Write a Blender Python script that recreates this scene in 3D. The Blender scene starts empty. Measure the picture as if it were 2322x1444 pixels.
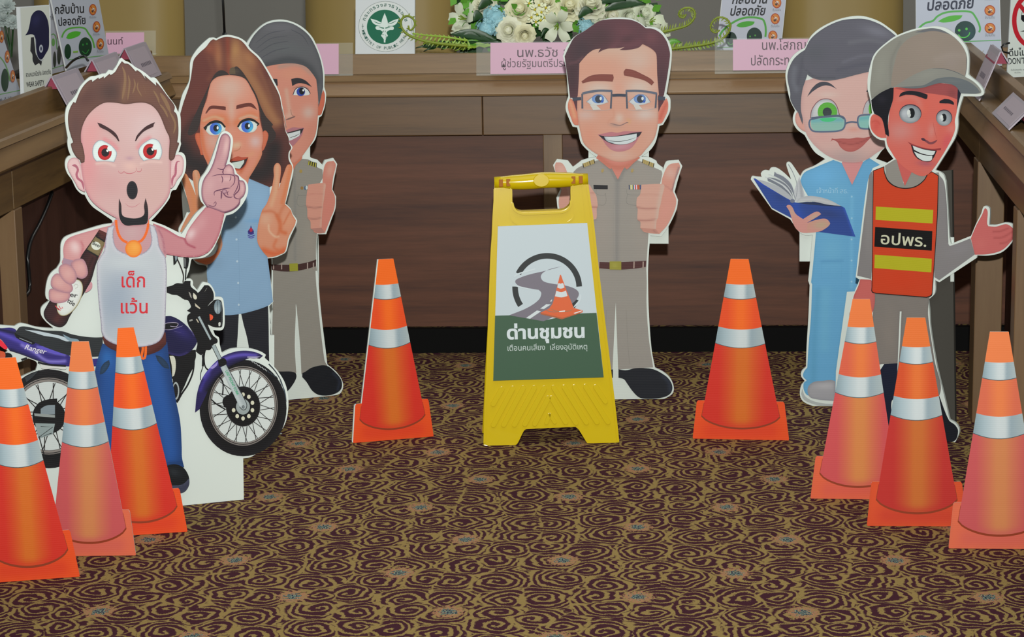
import bpy, bmesh, math, random
import numpy as np
from mathutils import Vector, Matrix
from mathutils.geometry import delaunay_2d_cdt

# ------------------------------------------------------------------ camera
F_PX, CAM_H = 5500.0, 1.40
YAW, PITCH, ROLL = 0.053, math.atan(1107 / 5500), -0.015
scene = bpy.context.scene
cam_data = bpy.data.cameras.new('camera')
cam = bpy.data.objects.new('camera', cam_data)
scene.collection.objects.link(cam)
cam_data.sensor_width = 36.0
cam_data.lens = 36.0 * F_PX / 2322.0
cam_data.clip_end = 60
RM = (Matrix.Rotation(YAW, 3, 'Z') @ Matrix.Rotation(math.pi / 2 - PITCH, 3, 'X') @ Matrix.Rotation(ROLL, 3, 'Z'))
cam.matrix_world = Matrix.Translation((0, 0, CAM_H)) @ RM.to_4x4()
scene.camera = cam

# ------------------------------------------------------------------ world, lights, exposure
world = bpy.data.worlds.new('room_ambience')
scene.world = world
world.use_nodes = True
world.node_tree.nodes['Background'].inputs[0].default_value = (0.90, 0.98, 1.0, 1)
world.node_tree.nodes['Background'].inputs[1].default_value = 0.20
scene.view_settings.view_transform = 'Standard'
scene.view_settings.look = 'None'
scene.view_settings.gamma = 1.0
scene.view_settings.exposure = 0.0
scene.view_settings.use_curve_mapping = False
scene.cycles.max_bounces = 6
scene.cycles.transparent_max_bounces = 12


def area_light(name, loc, target, size, power, color, shape='SQUARE', size_y=None):
    l = bpy.data.lights.new(name, 'AREA')
    l.energy = power
    l.size = size
    l.shape = shape
    if size_y:
        l.size_y = size_y
    l.color = color
    o = bpy.data.objects.new(name, l)
    scene.collection.objects.link(o)
    o.location = loc
    o.rotation_euler = (Vector(target) - Vector(loc)).to_track_quat('-Z', 'Y').to_euler()
    return o


# the photographer's flash, a little up and left of the lens and set well back
fl = bpy.data.lights.new('camera_flash', 'SPOT')
fl.energy = 1080
fl.spot_size = math.radians(66)
fl.spot_blend = 1.0
fl.shadow_soft_size = 0.035
fl.color = (0.97, 1.0, 0.96)
flash = bpy.data.objects.new('camera_flash', fl)
scene.collection.objects.link(flash)
flash.location = (0.02, 0.05, 1.72)
flash.rotation_euler = (Vector((-0.35, 7.2, 1.15)) - Vector(flash.location)).to_track_quat('-Z', 'Y').to_euler()
# fluorescent ceiling panels
area_light('ceiling_light', (0.0, 4.2, 3.4), (0.0, 4.8, 0), 2.6, 26, (0.93, 1.0, 0.95))
area_light('ceiling_light', (0.0, 8.3, 3.4), (0.0, 8.2, 0), 2.6, 50, (1.0, 0.97, 0.9))


# ------------------------------------------------------------------ helpers
def link(o):
    scene.collection.objects.link(o)
    return o


def tag(o, label=None, cat=None, group=None, kind=None):
    if label: o['label'] = label
    if cat: o['category'] = cat
    if group: o['group'] = group
    if kind: o['kind'] = kind
    return o


def empty(name, loc, label=None, cat=None, group=None, kind=None, rz=0.0):
    o = link(bpy.data.objects.new(name, None))
    o.location = loc
    o.rotation_euler = (0, 0, rz)
    o.empty_display_size = 0.05
    return tag(o, label, cat, group, kind)


def s2l(c):
    c = np.asarray(c, float)
    return np.where(c <= 0.04045, c / 12.92, ((c + 0.055) / 1.055) ** 2.4)


def hx(h):
    h = h.lstrip('#')
    return np.array([int(h[i:i + 2], 16) / 255 for i in (0, 2, 4)])


def lin(h):
    return tuple(float(v) for v in s2l(hx(h))) + (1.0,)


def new_mat(name, col='#808080', rough=0.5, spec=0.5, metal=0.0):
    m = bpy.data.materials.new(name)
    m.use_nodes = True
    b = m.node_tree.nodes['Principled BSDF']
    b.inputs['Base Color'].default_value = lin(col)
    b.inputs['Roughness'].default_value = rough
    b.inputs['Specular IOR Level'].default_value = spec
    b.inputs['Metallic'].default_value = metal
    return m


class NT:
    """small node-tree builder"""
    def __init__(self, m):
        self.t = m.node_tree
        self.b = self.t.nodes['Principled BSDF']

    def n(self, typ, **kw):
        nd = self.t.nodes.new(typ)
        for k, v in kw.items():
            setattr(nd, k, v)
        return nd

    def l(self, a, b):
        self.t.links.new(a, b)

    def set(self, sock, v):
        if hasattr(v, 'node'):
            self.l(v, sock)
        else:
            sock.default_value = v

    def math(self, op, a, b=0.0, c=0.0):
        nd = self.n('ShaderNodeMath', operation=op)
        self.set(nd.inputs[0], a); self.set(nd.inputs[1], b); self.set(nd.inputs[2], c)
        return nd.outputs[0]

    def mix(self, f, a, b):
        nd = self.n('ShaderNodeMix', data_type='RGBA')
        self.set(nd.inputs[0], f); self.set(nd.inputs[6], a); self.set(nd.inputs[7], b)
        return nd.outputs[2]

    def ramp(self, f, stops):
        nd = self.n('ShaderNodeValToRGB')
        e = nd.color_ramp.elements
        while len(e) < len(stops):
            e.new(0.5)
        for el, (p, c) in zip(e, stops):
            el.position = p
            el.color = c if not isinstance(c, str) else lin(c)
        self.set(nd.inputs[0], f)
        return nd.outputs[0]

    def noise(self, vec, scale, detail=2.0, rough=0.5):
        nd = self.n('ShaderNodeTexNoise')
        self.l(vec, nd.inputs['Vector'])
        nd.inputs['Scale'].default_value = scale
        nd.inputs['Detail'].default_value = detail
        nd.inputs['Roughness'].default_value = rough
        return nd.outputs[0]

    def mapping(self, vec, scale=(1, 1, 1), loc=(0, 0, 0), rot=(0, 0, 0)):
        nd = self.n('ShaderNodeMapping')
        self.l(vec, nd.inputs[0])
        nd.inputs['Scale'].default_value = scale
        nd.inputs['Location'].default_value = loc
        nd.inputs['Rotation'].default_value = rot
        return nd.outputs[0]

    def pos(self):
        return self.n('ShaderNodeTexCoord').outputs['Object']

    def bump(self, h, strength=0.2, dist=0.002):
        nd = self.n('ShaderNodeBump')
        nd.inputs['Strength'].default_value = strength
        nd.inputs['Distance'].default_value = dist
        self.l(h, nd.inputs['Height'])
        self.l(nd.outputs[0], self.b.inputs['Normal'])


# print on foam board: the colour of every printed shape is stored on its vertices
def print_mat(name='printed_board', rough=0.55, ribs=True):
    m = new_mat(name, rough=rough, spec=0.25)
    t = NT(m)
    at = t.n('ShaderNodeAttribute', attribute_name='ink')
    t.l(at.outputs['Color'], t.b.inputs['Base Color'])
    if ribs:
        w = t.n('ShaderNodeTexWave', wave_type='BANDS', bands_direction='Z')
        t.l(t.pos(), w.inputs[0])
        w.inputs['Scale'].default_value = 75
        w.inputs['Distortion'].default_value = 0.3
        t.bump(w.outputs['Fac'], 0.10, 0.0006)
    return m


M_PRINT = print_mat()
M_FOAM = new_mat('white_foam_board', '#cfd5cf', 0.6, 0.3)
M_FOAM_DARK = new_mat('grey_foam_board', '#6f6f69', 0.7, 0.2)


def mesh_obj(name, verts, faces, mat, parent=None, loc=None, smooth=False):
    """verts in world space; stored relative to the parent / loc"""
    me = bpy.data.meshes.new(name)
    base = Vector(parent_base(parent)) if parent is not None else Vector(loc or (0, 0, 0))
    me.from_pydata([Vector(v) - base for v in verts], [], faces)
    me.materials.append(mat)
    if smooth:
        me.polygons.foreach_set('use_smooth', [True] * len(me.polygons))
    me.update()
    o = link(bpy.data.objects.new(name, me))
    if parent is not None:
        o.parent = parent
    else:
        o.location = base
    return o


def parent_base(p):
    b = Vector((0, 0, 0))
    while p is not None:
        b += p.location
        p = p.parent
    return b


def bm_obj(name, bm, mat, parent=None, smooth=False, loc=(0, 0, 0), bevel=0.0, segs=2, kind=None, label=None):
    """bmesh with coordinates in world space"""
    base = parent_base(parent) if parent is not None else Vector(loc)
    bmesh.ops.recalc_face_normals(bm, faces=bm.faces)
    if bevel > 0:
        bmesh.ops.bevel(bm, geom=[e for e in bm.edges if e.calc_face_angle(0) > 0.5], offset=bevel, segments=segs,
                        profile=0.5, affect='EDGES', clamp_overlap=True)
    bmesh.ops.translate(bm, verts=bm.verts, vec=-base)
    me = bpy.data.meshes.new(name)
    bm.to_mesh(me)
    bm.free()
    me.materials.append(mat)
    if smooth:
        me.polygons.foreach_set('use_smooth', [True] * len(me.polygons))
    o = link(bpy.data.objects.new(name, me))
    if parent is not None:
        o.parent = parent
    else:
        o.location = base
    if kind: o['kind'] = kind
    if label: o['label'] = label
    return o


def add_prism(bm, poly, d):
    """poly: list of 3D points, extruded by vector d"""
    a = [bm.verts.new(p) for p in poly]
    b = [bm.verts.new(Vector(p) + Vector(d)) for p in poly]
    n = len(a)
    bm.faces.new(a); bm.faces.new(b[::-1])
    for i in range(n):
        bm.faces.new((a[i], b[i], b[(i + 1) % n], a[(i + 1) % n]))
    return bm


def add_box(bm, x0, x1, y0, y1, z0, z1):
    return add_prism(bm, [(x0, y0, z0), (x1, y0, z0), (x1, y1, z0), (x0, y1, z0)], (0, 0, z1 - z0))


def add_tube(bm, pts, r, n=8, cap=True):
    """swept tube, r number or list"""
    pts = [Vector(p) for p in pts]
    rs = r if isinstance(r, (list, tuple)) else [r] * len(pts)
    up = Vector((0.13, 0.21, 0.97))
    rings = []
    for i, p in enumerate(pts):
        d = (pts[min(i + 1, len(pts) - 1)] - pts[max(i - 1, 0)]).normalized()
        a = d.cross(up)
        if a.length < 1e-3: a = d.cross(Vector((1, 0, 0)))
        a.normalize(); b = d.cross(a)
        rings.append([bm.verts.new(p + (a * math.cos(t) + b * math.sin(t)) * rs[i]) for t in [2 * math.pi * k / n for k in range(n)]])
    for i in range(len(rings) - 1):
        for k in range(n):
            bm.faces.new((rings[i][k], rings[i][(k + 1) % n], rings[i + 1][(k + 1) % n], rings[i + 1][k]))
    if cap:
        bm.faces.new(rings[0][::-1]); bm.faces.new(rings[-1])
    return bm


# ------------------------------------------------------------------ photograph pixel -> ray
CAMP = Vector((0, 0, CAM_H))


def ray(px, py):
    return RM @ Vector(((px - 1161) / F_PX, -(py - 722) / F_PX, -1.0))


def at_z(px, py, z=0.0):
    d = ray(px, py)
    return CAMP + d * ((z - CAM_H) / d.z)


def at_y(px, py, y):
    d = ray(px, py)
    return CAMP + d * (y / d.y)


RMn = np.array(RM)


class Plane:
    """upright plane through two floor points seen at two pixels; lean > 0 tips the top backwards"""
    def __init__(self, a, b, lean=0.0, z=0.0):
        A, B = at_z(*a, z), at_z(*b, z)
        self.A, self.B = A, B
        x = (B - A).normalized()
        up = Vector((0, 0, 1))
        n = x.cross(up)
        if n.dot(CAMP - A) < 0: n = -n
        up2 = (up * math.cos(lean) - n * math.sin(lean)).normalized()
        self.n = x.cross(up2)
        if self.n.dot(CAMP - A) < 0: self.n = -self.n
        self.x, self.up = x, up2

    def hits(self, P, off=0.0):
        P = np.asarray(P, float)
        d = np.stack([(P[:, 0] - 1161) / F_PX, -(P[:, 1] - 722) / F_PX, -np.ones(len(P))], 1) @ RMn.T
        n = np.array(self.n)
        q = np.array(self.A) + n * off
        c = np.array(CAMP)
        t = ((q - c) @ n) / (d @ n)
        return c + d * t[:, None]

    def hit(self, px, py, off=0.0):
        return Vector(self.hits([(px, py)], off)[0])


# ------------------------------------------------------------------ 2D drawing helpers
FR = {}


def frame(k, x0, y0, x1, y1, w):
    FR[k] = (x0, y0, w / (x1 - x0))


def parse(s, fr=None):
    """'x,y x,y* @B x,y' in crop coordinates -> ([(px,py)], [corner]) in photograph pixels"""
    P, C = [], []
    f = FR[fr] if fr else (0, 0, 1)
    for tok in s.split():
        if tok[0] == '@':
            f = FR[tok[1:]] if len(tok) > 1 else (0, 0, 1)
            continue
        c = tok.endswith('*')
        x, y = tok.rstrip('*').split(',')
        P.append((f[0] + float(x) / f[2], f[1] + float(y) / f[2]))
        C.append(c)
    return np.array(P), C


def curve(P, C, closed=True, step=3.0, sharp=False):
    n = len(P)
    if sharp or n < 3:
        return P
    T = []
    for i in range(n):
        if closed:
            a, b = P[i - 1], P[(i + 1) % n]
        else:
            a, b = P[max(i - 1, 0)], P[min(i + 1, n - 1)]
        t = b - a
        T.append(t / (np.linalg.norm(t) + 1e-9))
    out = []
    for i in range(n if closed else n - 1):
        j = (i + 1) % n
        p0, p1 = P[i], P[j]
        L = np.linalg.norm(p1 - p0)
        if L < 1e-6: continue
        ch = p1 - p0
        m0 = ch if C[i] else T[i] * L
        m1 = ch if C[j] else T[j] * L
        if C[i] and C[j]:
            k = 1
        else:
            k = max(2, min(14, int(L / step)))
        for s in range(k):
            u = s / k
            h00 = 2 * u ** 3 - 3 * u ** 2 + 1; h10 = u ** 3 - 2 * u ** 2 + u
            h01 = -2 * u ** 3 + 3 * u ** 2; h11 = u ** 3 - u ** 2
            out.append(h00 * p0 + h10 * m0 + h01 * p1 + h11 * m1)
    if not closed: out.append(P[-1])
    return np.array(out)


def inside(Q, poly):
    x, y = Q[:, 0], Q[:, 1]
    r = np.zeros(len(Q), bool)
    n = len(poly)
    for i in range(n):
        x0, y0 = poly[i]; x1, y1 = poly[(i + 1) % n]
        if y0 == y1: continue
        c = (y0 > y) != (y1 > y)
        r ^= c & (x < (x1 - x0) * (y - y0) / (y1 - y0) + x0)
    return r


def seg_dist(Q, L, closed):
    """distance from points to polyline and the vector to the nearest point"""
    A = L if closed else L[:-1]
    B = np.roll(L, -1, 0) if closed else L[1:]
    best = np.full(len(Q), 1e9); vec = np.zeros((len(Q), 2))
    for a, b in zip(A, B):
        ab = b - a
        t = np.clip(((Q - a) @ ab) / (ab @ ab + 1e-12), 0, 1)
        v = a + t[:, None] * ab - Q
        d = np.hypot(v[:, 0], v[:, 1])
        m = d < best
        best[m] = d[m]; vec[m] = v[m]
    return best, vec


_text_cache = {}


def text_geo(s, bold=0.0):
    k = (s, bold)
    if k not in _text_cache:
        c = bpy.data.curves.new('text', 'FONT')
        c.body = s
        c.offset = bold
        c.resolution_u = 3
        o = link(bpy.data.objects.new('text', c))
        dg = bpy.context.evaluated_depsgraph_get()
        me = o.evaluated_get(dg).to_mesh()
        v = np.array([(p.co.x, p.co.y) for p in me.vertices]) if len(me.vertices) else np.zeros((0, 2))
        f = [tuple(p.vertices) for p in me.polygons]
        o.evaluated_get(dg).to_mesh_clear()
        bpy.data.objects.remove(o); bpy.data.curves.remove(c)
        _text_cache[k] = (v, f)
    return _text_cache[k]


class Sheet:
    """a printed cut-out or poster: printed shapes given in photograph pixels, laid on one real plane"""
    STEP = 0.00008

    def __init__(self, root, plane, off=0.0, mat=None):
        self.root, self.pl, self.off = root, plane, off
        self.mat = mat or M_PRINT
        self.li = 1
        self.parts = {}
        self.fr = None
        self.cur = 'print'

    def use(self, fr, part=None):
        self.fr = fr
        if part: self.cur = part
        return self

    def _add(self, P, faces, cols):
        V = self.pl.hits(P, self.off + self.li * self.STEP)
        V[:, 2] = np.maximum(V[:, 2], 0.0008)
        self.li += 1
        vs, fs, cs = self.parts.setdefault(self.cur, ([], [], []))
        b = sum(len(v) for v in vs)
        vs.append(V); fs += [tuple(i + b for i in f) for f in faces]; cs.append(cols)

    def _fill(self, Q, fill, shades, L):
        if isinstance(fill, str):
            c = np.tile(hx(fill), (len(Q), 1))
        else:
            (g,) = parse('%f,%f' % fill[0], self.fr)[0]; (h,) = parse('%f,%f' % fill[1], self.fr)[0]
            t = ((Q - g) @ (h - g)) / ((h - g) @ (h - g))
            st = [(s[0], hx(s[1])) for s in fill[2:]]
            c = np.stack([np.interp(t, [s[0] for s in st], [s[1][k] for s in st]) for k in range(3)], 1)
        f = FR[self.fr][2] if self.fr else 1.0
        for s in shades:
            if s[0] == 'b':
                _, cx, cy, rx, ry, ang, col, st = s
                (p,) = parse('%f,%f' % (cx, cy), self.fr)[0]
                d = Q - p
                ca, sa = math.cos(math.radians(ang)), math.sin(math.radians(ang))
                u = (d[:, 0] * ca + d[:, 1] * sa) / (rx / f); v = (-d[:, 0] * sa + d[:, 1] * ca) / (ry / f)
                w = np.exp(-(u * u + v * v)) * st
            elif s[0] == 's':
                _, pts, wd, col, st = s
                p, cc = parse(pts, self.fr)
                d, _v = seg_dist(Q, curve(p, cc, False), False)
                w = np.exp(-(d / (wd / f)) ** 2) * st
            elif s[0] == 'e':
                wd, col, st = s[1], s[2], s[3]
                d, v = seg_dist(Q, L, True)
                w = np.exp(-(d / (wd / f)) ** 2) * st
                if len(s) > 4:
                    dr = np.array(s[4], float); dr /= np.linalg.norm(dr)
                    vv = v / (np.hypot(v[:, 0], v[:, 1]) + 1e-6)[:, None]
                    w *= np.clip((vv @ dr) * 1.4, 0, 1)
            w = np.clip(w, 0, 1)[:, None]
            c = c * (1 - w) + hx(col) * w
        return s2l(np.clip(c, 0, 1))

    def poly(self, pts, fill, *shades, grid=None, sharp=False, raw=None):
        if raw is not None:
            L = np.asarray(raw, float)
        else:
            P, C = parse(pts, self.fr)
            L = curve(P, C, True, sharp=sharp)
        graded = bool(shades) or not isinstance(fill, str)
        Q = L
        if graded:
            g = grid or 4.0
            lo, hi = L.min(0), L.max(0)
            X, Y = np.meshgrid(np.arange(lo[0] + g / 2, hi[0], g), np.arange(lo[1] + g / 2, hi[1], g))
            X = X + (np.arange(X.shape[0])[:, None] % 2) * g * 0.5
            G = np.stack([X.ravel(), Y.ravel()], 1)
            G = G[inside(G, L)]
            if len(G):
                d, _ = seg_dist(G, L, True)
                G = G[d > g * 0.35]
            Q = np.vstack([L, G])
        n = len(L)
        r = delaunay_2d_cdt([Vector(q) for q in Q], [], [list(range(n))], 1, 1e-5)
        V = np.array([tuple(v) for v in r[0]])
        self._add(V, [tuple(f) for f in r[2]], self._fill(V, fill, shades, L))
        return self

    def ell(self, cx, cy, rx, ry, fill, *shades, ang=0, a0=0, a1=360, n=None, grid=None):
        (p,) = parse('%f,%f' % (cx, cy), self.fr)[0]
        f = FR[self.fr][2] if self.fr else 1.0
        rx, ry = rx / f, ry / f
        n = n or max(12, min(48, int((rx + ry) * 1.5)))
        t = np.radians(np.linspace(a0, a1, n, endpoint=(a1 - a0) < 360))
        ca, sa = math.cos(math.radians(ang)), math.sin(math.radians(ang))
        u, v = rx * np.cos(t), ry * np.sin(t)
        return self.poly('', fill, *shades, raw=np.stack([p[0] + u * ca - v * sa, p[1] + u * sa + v * ca], 1), grid=grid)

    def stroke(self, pts, w, col, w1=None, taper=False, closed=False, sharp=False):
        """ribbon along a curve; w in crop units; w1 end width; taper = thin at both ends"""
        P, C = parse(pts, self.fr)
        L = curve(P, C, closed, sharp=sharp, step=2.5)
        if closed: L = np.vstack([L, L[:1]])
        f = FR[self.fr][2] if self.fr else 1.0
        n = len(L)
        T = np.gradient(L, axis=0)
        T /= (np.hypot(T[:, 0], T[:, 1]) + 1e-9)[:, None]
        N = np.stack([-T[:, 1], T[:, 0]], 1)
        u = np.linspace(0, 1, n)
        W = np.full(n, w / f) if w1 is None else (w + (w1 - w) * u) / f
        if taper: W = W * np.clip(np.sin(u * math.pi) ** 0.6 + 0.12, 0, 1)
        A = L + N * W[:, None] / 2; B = L - N * W[:, None] / 2
        V = np.vstack([A, B])
        self._add(V, [(i, i + 1, n + i + 1, n + i) for i in range(n - 1)], s2l(np.tile(hx(col), (len(V), 1))))
        return self

    def text(self, s, x0, y0, x1, y1, em, col, bold=0.0, shear=0.0):
        """baseline from (x0,y0) to (x1,y1) in crop units, em height in crop units"""
        v, f = text_geo(s, bold)
        if not len(v): return self
        (a,) = parse('%f,%f' % (x0, y0), self.fr)[0]; (b,) = parse('%f,%f' % (x1, y1), self.fr)[0]
        k = FR[self.fr][2] if self.fr else 1.0
        lo, hi = v[:, 0].min(), v[:, 0].max()
        d = b - a
        up = np.array([d[1], -d[0]]) / np.linalg.norm(d)
        u = (v[:, 0] - lo) / (hi - lo)
        y = v[:, 1] * em / k
        P = a + u[:, None] * d + y[:, None] * up + (y * shear)[:, None] * d / np.linalg.norm(d)
        self._add(P, f, s2l(np.tile(hx(col), (len(P), 1))))
        return self

    def board(self, pts, thick=0.008, mat=None, name='foam_board', sharp=False, raw=None, back=0.0):
        """solid board behind the print, outline in photograph pixels"""
        if raw is not None: L = np.asarray(raw, float)
        else:
            P, C = parse(pts, self.fr)
            L = curve(P, C, True, sharp=sharp)
        n = len(L)
        r = delaunay_2d_cdt([Vector(q) for q in L], [], [list(range(n))], 1, 1e-5)
        V2 = np.array([tuple(v) for v in r[0]])
        F = [tuple(f) for f in r[2]]
        Fr = self.pl.hits(V2, self.off - back)
        Fr[:, 2] = np.maximum(Fr[:, 2], 0.0008)
        Bk = Fr - np.array(self.pl.n) * thick
        Bk[:, 2] = np.maximum(Bk[:, 2], 0.0008)
        m = len(V2)
        cnt = {}
        for f in F:
            for i in range(len(f)):
                e = (f[i], f[(i + 1) % len(f)])
                cnt[e] = 1
        faces = list(F) + [tuple(m + i for i in f[::-1]) for f in F]
        for (a, b) in cnt:
            if (b, a) not in cnt:
                faces.append((b, a, m + a, m + b))
        return mesh_obj(name, np.vstack([Fr, Bk]), faces, mat or M_FOAM, self.root)

    def finish(self, labels={}):
        for name, (vs, fs, cs) in self.parts.items():
            V = np.vstack(vs); c = np.vstack(cs)
            o = mesh_obj(name.split('#')[0], V, fs, self.mat, self.root)
            a = o.data.color_attributes.new('ink', 'FLOAT_COLOR', 'POINT')
            a.data.foreach_set('color', np.hstack([c, np.ones((len(c), 1))]).astype('f').ravel())
            if name in labels: o['label'] = labels[name]


def standee(name, label, cat, a, b, lean=0.0, group=None):
    pl = Plane(a, b, lean)
    mid = (pl.A + pl.B) / 2
    root = empty(name, (mid.x, mid.y, 0), label, cat, group)
    return Sheet(root, pl)
# ------------------------------------------------------------------ carpet
def carpet_mat():
    m = new_mat('patterned_carpet', rough=0.95, spec=0.1)
    t = NT(m)
    co = t.pos()
    wob = t.n('ShaderNodeTexNoise'); t.l(co, wob.inputs[0]); wob.inputs['Scale'].default_value = 19.0
    wm = t.n('ShaderNodeVectorMath', operation='MULTIPLY_ADD')
    t.l(wob.outputs['Color'], wm.inputs[0]); wm.inputs[1].default_value = (0.045, 0.045, 0); t.l(co, wm.inputs[2])
    p = t.mapping(wm.outputs[0], (1 / 0.088, 1 / 0.098, 0))
    v = t.n('ShaderNodeTexVoronoi', voronoi_dimensions='2D', feature='F1')
    t.l(p, v.inputs['Vector']); v.inputs['Scale'].default_value = 1.0; v.inputs['Randomness'].default_value = 0.72
    v2 = t.n('ShaderNodeTexVoronoi', voronoi_dimensions='2D', feature='DISTANCE_TO_EDGE')
    t.l(p, v2.inputs['Vector']); v2.inputs['Scale'].default_value = 1.0; v2.inputs['Randomness'].default_value = 0.72
    d = t.n('ShaderNodeVectorMath', operation='SUBTRACT'); t.l(p, d.inputs[0]); t.l(v.outputs['Position'], d.inputs[1])
    s = t.n('ShaderNodeSeparateXYZ'); t.l(d.outputs[0], s.inputs[0])
    ang = t.math('ARCTAN2', s.outputs[1], s.outputs[0])
    sc = t.n('ShaderNodeSeparateColor'); t.l(v.outputs['Color'], sc.inputs[0])
    sgn = t.math('SUBTRACT', t.math('MULTIPLY', t.math('GREATER_THAN', sc.outputs[0], 0.5), 2.0), 1.0)
    turn = t.math('MULTIPLY', t.math('DIVIDE', ang, 2 * math.pi), sgn)
    dist = v.outputs['Distance']
    # the rings get finer away from the centre
    rad = t.math('MULTIPLY', t.math('POWER', dist, 1.2), 5.4)
    ph = t.math('ADD', t.math('ADD', rad, turn), sc.outputs[1])
    fr = t.math('FRACT', ph)
    tri = t.math('ABSOLUTE', t.math('SUBTRACT', fr, 0.5))            # 0 at line centre
    side = t.math('ABSOLUTE', t.math('COSINE', ang))                   # lines are thicker on the sides
    pile = t.noise(co, 330.0, 1.0)
    thr = t.math('ADD', t.math('MULTIPLY', side, 0.13), 0.065)
    thr = t.math('ADD', thr, t.math('MULTIPLY', t.math('SUBTRACT', pile, 0.5), 0.42))
    line = t.ramp(t.math('SUBTRACT', tri, thr), [(0.0, (1, 1, 1, 1)), (0.06, (0, 0, 0, 1))])
    edge = t.ramp(t.math('SUBTRACT', v2.outputs['Distance'], t.math('ADD', t.math('SUBTRACT', t.math('MULTIPLY', side, 0.05), 0.03), t.math('MULTIPLY', t.math('SUBTRACT', t.noise(co, 38.0, 1.0), 0.5), 0.30))),
                  [(0.0, (1, 1, 1, 1)), (0.04, (0, 0, 0, 1))])
    tanm = t.math('MAXIMUM', line, edge)
    fine = t.noise(co, 900.0, 1.0)
    plum = t.mix(fine, lin('#371720'), lin('#502935'))
    tan = t.mix(fine, lin('#856b3c'), lin('#ab925b'))
    col = t.mix(tanm, plum, tan)
    # little flower motifs, four to a repeat of 0.645 x 0.4615 m
    sx = t.n('ShaderNodeSeparateXYZ'); t.l(co, sx.inputs[0])
    def wrap(a, off, per):
        return t.math('MULTIPLY', t.math('SUBTRACT', t.math('FRACT', t.math('ADD', t.math('DIVIDE', t.math('SUBTRACT', a, off), per), 0.5)), 0.5), per)
    best = None
    for (ox, oy) in ((-0.462, 0.331), (-0.149, 0.414), (-0.349, 0.094), (-0.003, 0.184)):
        ux = t.math('MULTIPLY', wrap(sx.outputs[0], ox, 0.645), 1 / 0.031)
        uy = t.math('MULTIPLY', wrap(sx.outputs[1], oy + 4.6, 0.4615), 1 / 0.036)
        r = t.math('SQRT', t.math('ADD', t.math('MULTIPLY', ux, ux), t.math('MULTIPLY', uy, uy)))
        best = r if best is None else t.math('MINIMUM', best, r)
    jit = t.math('ADD', best, t.math('MULTIPLY', t.math('SUBTRACT', t.noise(co, 160.0, 1.0), 0.5), 1.3))
    inside_m = t.ramp(jit, [(0.86, (1, 1, 1, 1)), (0.98, (0, 0, 0, 1))])
    petal = t.mix(t.math('GREATER_THAN', pile, 0.47), lin('#b9735f'), lin('#9a8255'))
    core = t.mix(t.math('GREATER_THAN', pile, 0.52), lin('#2b3346'), lin('#8c9a86'))
    mot = t.mix(t.math('LESS_THAN', jit, 0.46), petal, core)
    col = t.mix(inside_m, col, mot)
    t.l(col, t.b.inputs['Base Color'])
    t.bump(pile, 0.5, 0.003)
    return m


bm = bmesh.new(); add_box(bm, -4.5, 4.5, 1.5, 10.5, -0.05, 0.0)
tag(bm_obj('floor', bm, carpet_mat()), 'brown carpet patterned with tan swirls and small flowers', None, None, 'structure')


def wall_mat(name, a, b):
    m = new_mat(name, a, 0.8, 0.2)
    t = NT(m)
    t.l(t.mix(t.noise(t.pos(), 3.0, 3.0), lin(a), lin(b)), t.b.inputs['Base Color'])
    return m


bm = bmesh.new(); add_box(bm, -4.5, 4.5, 10.5, 10.6, 0, 3.2)
bm_obj('wall_back', bm, wall_mat('grey_wall', '#7d7b76', '#85837e'), kind='structure')


# ------------------------------------------------------------------ veneered desks
def wood_mat(name, a, b, c, axis='x', rough=0.38, spec=0.45, k=1.0):
    m = new_mat(name, a, rough, spec)
    t = NT(m)
    sc = {'x': (0.7, 6, 14), 'y': (6, 0.7, 14), 'z': (8, 8, 0.6)}[axis]
    p = t.mapping(t.pos(), tuple(v * k for v in sc))
    n1 = t.noise(p, 1.6, 5.0, 0.62)
    n2 = t.noise(t.mapping(t.pos(), tuple(v * 6 for v in sc)), 2.4, 3.0, 0.7)
    w = t.math('ADD', t.math('MULTIPLY', n1, 0.75), t.math('MULTIPLY', n2, 0.25))
    t.l(t.ramp(w, [(0.30, a), (0.50, b), (0.68, c)]), t.b.inputs['Base Color'])
    return m


W_TOP = wood_mat('light_walnut_veneer', '#5f4728', '#785b38', '#82643f')
W_EDGE = wood_mat('pale_walnut_edge', '#775b42', '#886a4c', '#907455', rough=0.25, spec=0.5)
W_APRON = wood_mat('walnut_apron', '#3c2815', '#5b3f22', '#68492a')
W_PANEL = wood_mat('reddish_panel', '#3a1f17', '#54301f', '#643a28', rough=0.45, spec=0.3)
W_SIDE_TOP = wood_mat('light_walnut_side', '#5f4728', '#785b38', '#82643f', 'y')
W_SIDE_APRON = wood_mat('walnut_side_apron', '#4c3920', '#634b2a', '#6f552f', 'y')
W_SIDE_PANEL = wood_mat('dark_side_panel', '#33211b', '#432a22', '#4c3128', 'z', rough=0.5, spec=0.2)
W_POST = wood_mat('walnut_post', '#55412c', '#6b5137', '#735a3e', 'z')
M_BLACK = new_mat('black_plastic', '#0c0c0d', 0.35, 0.5)


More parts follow.
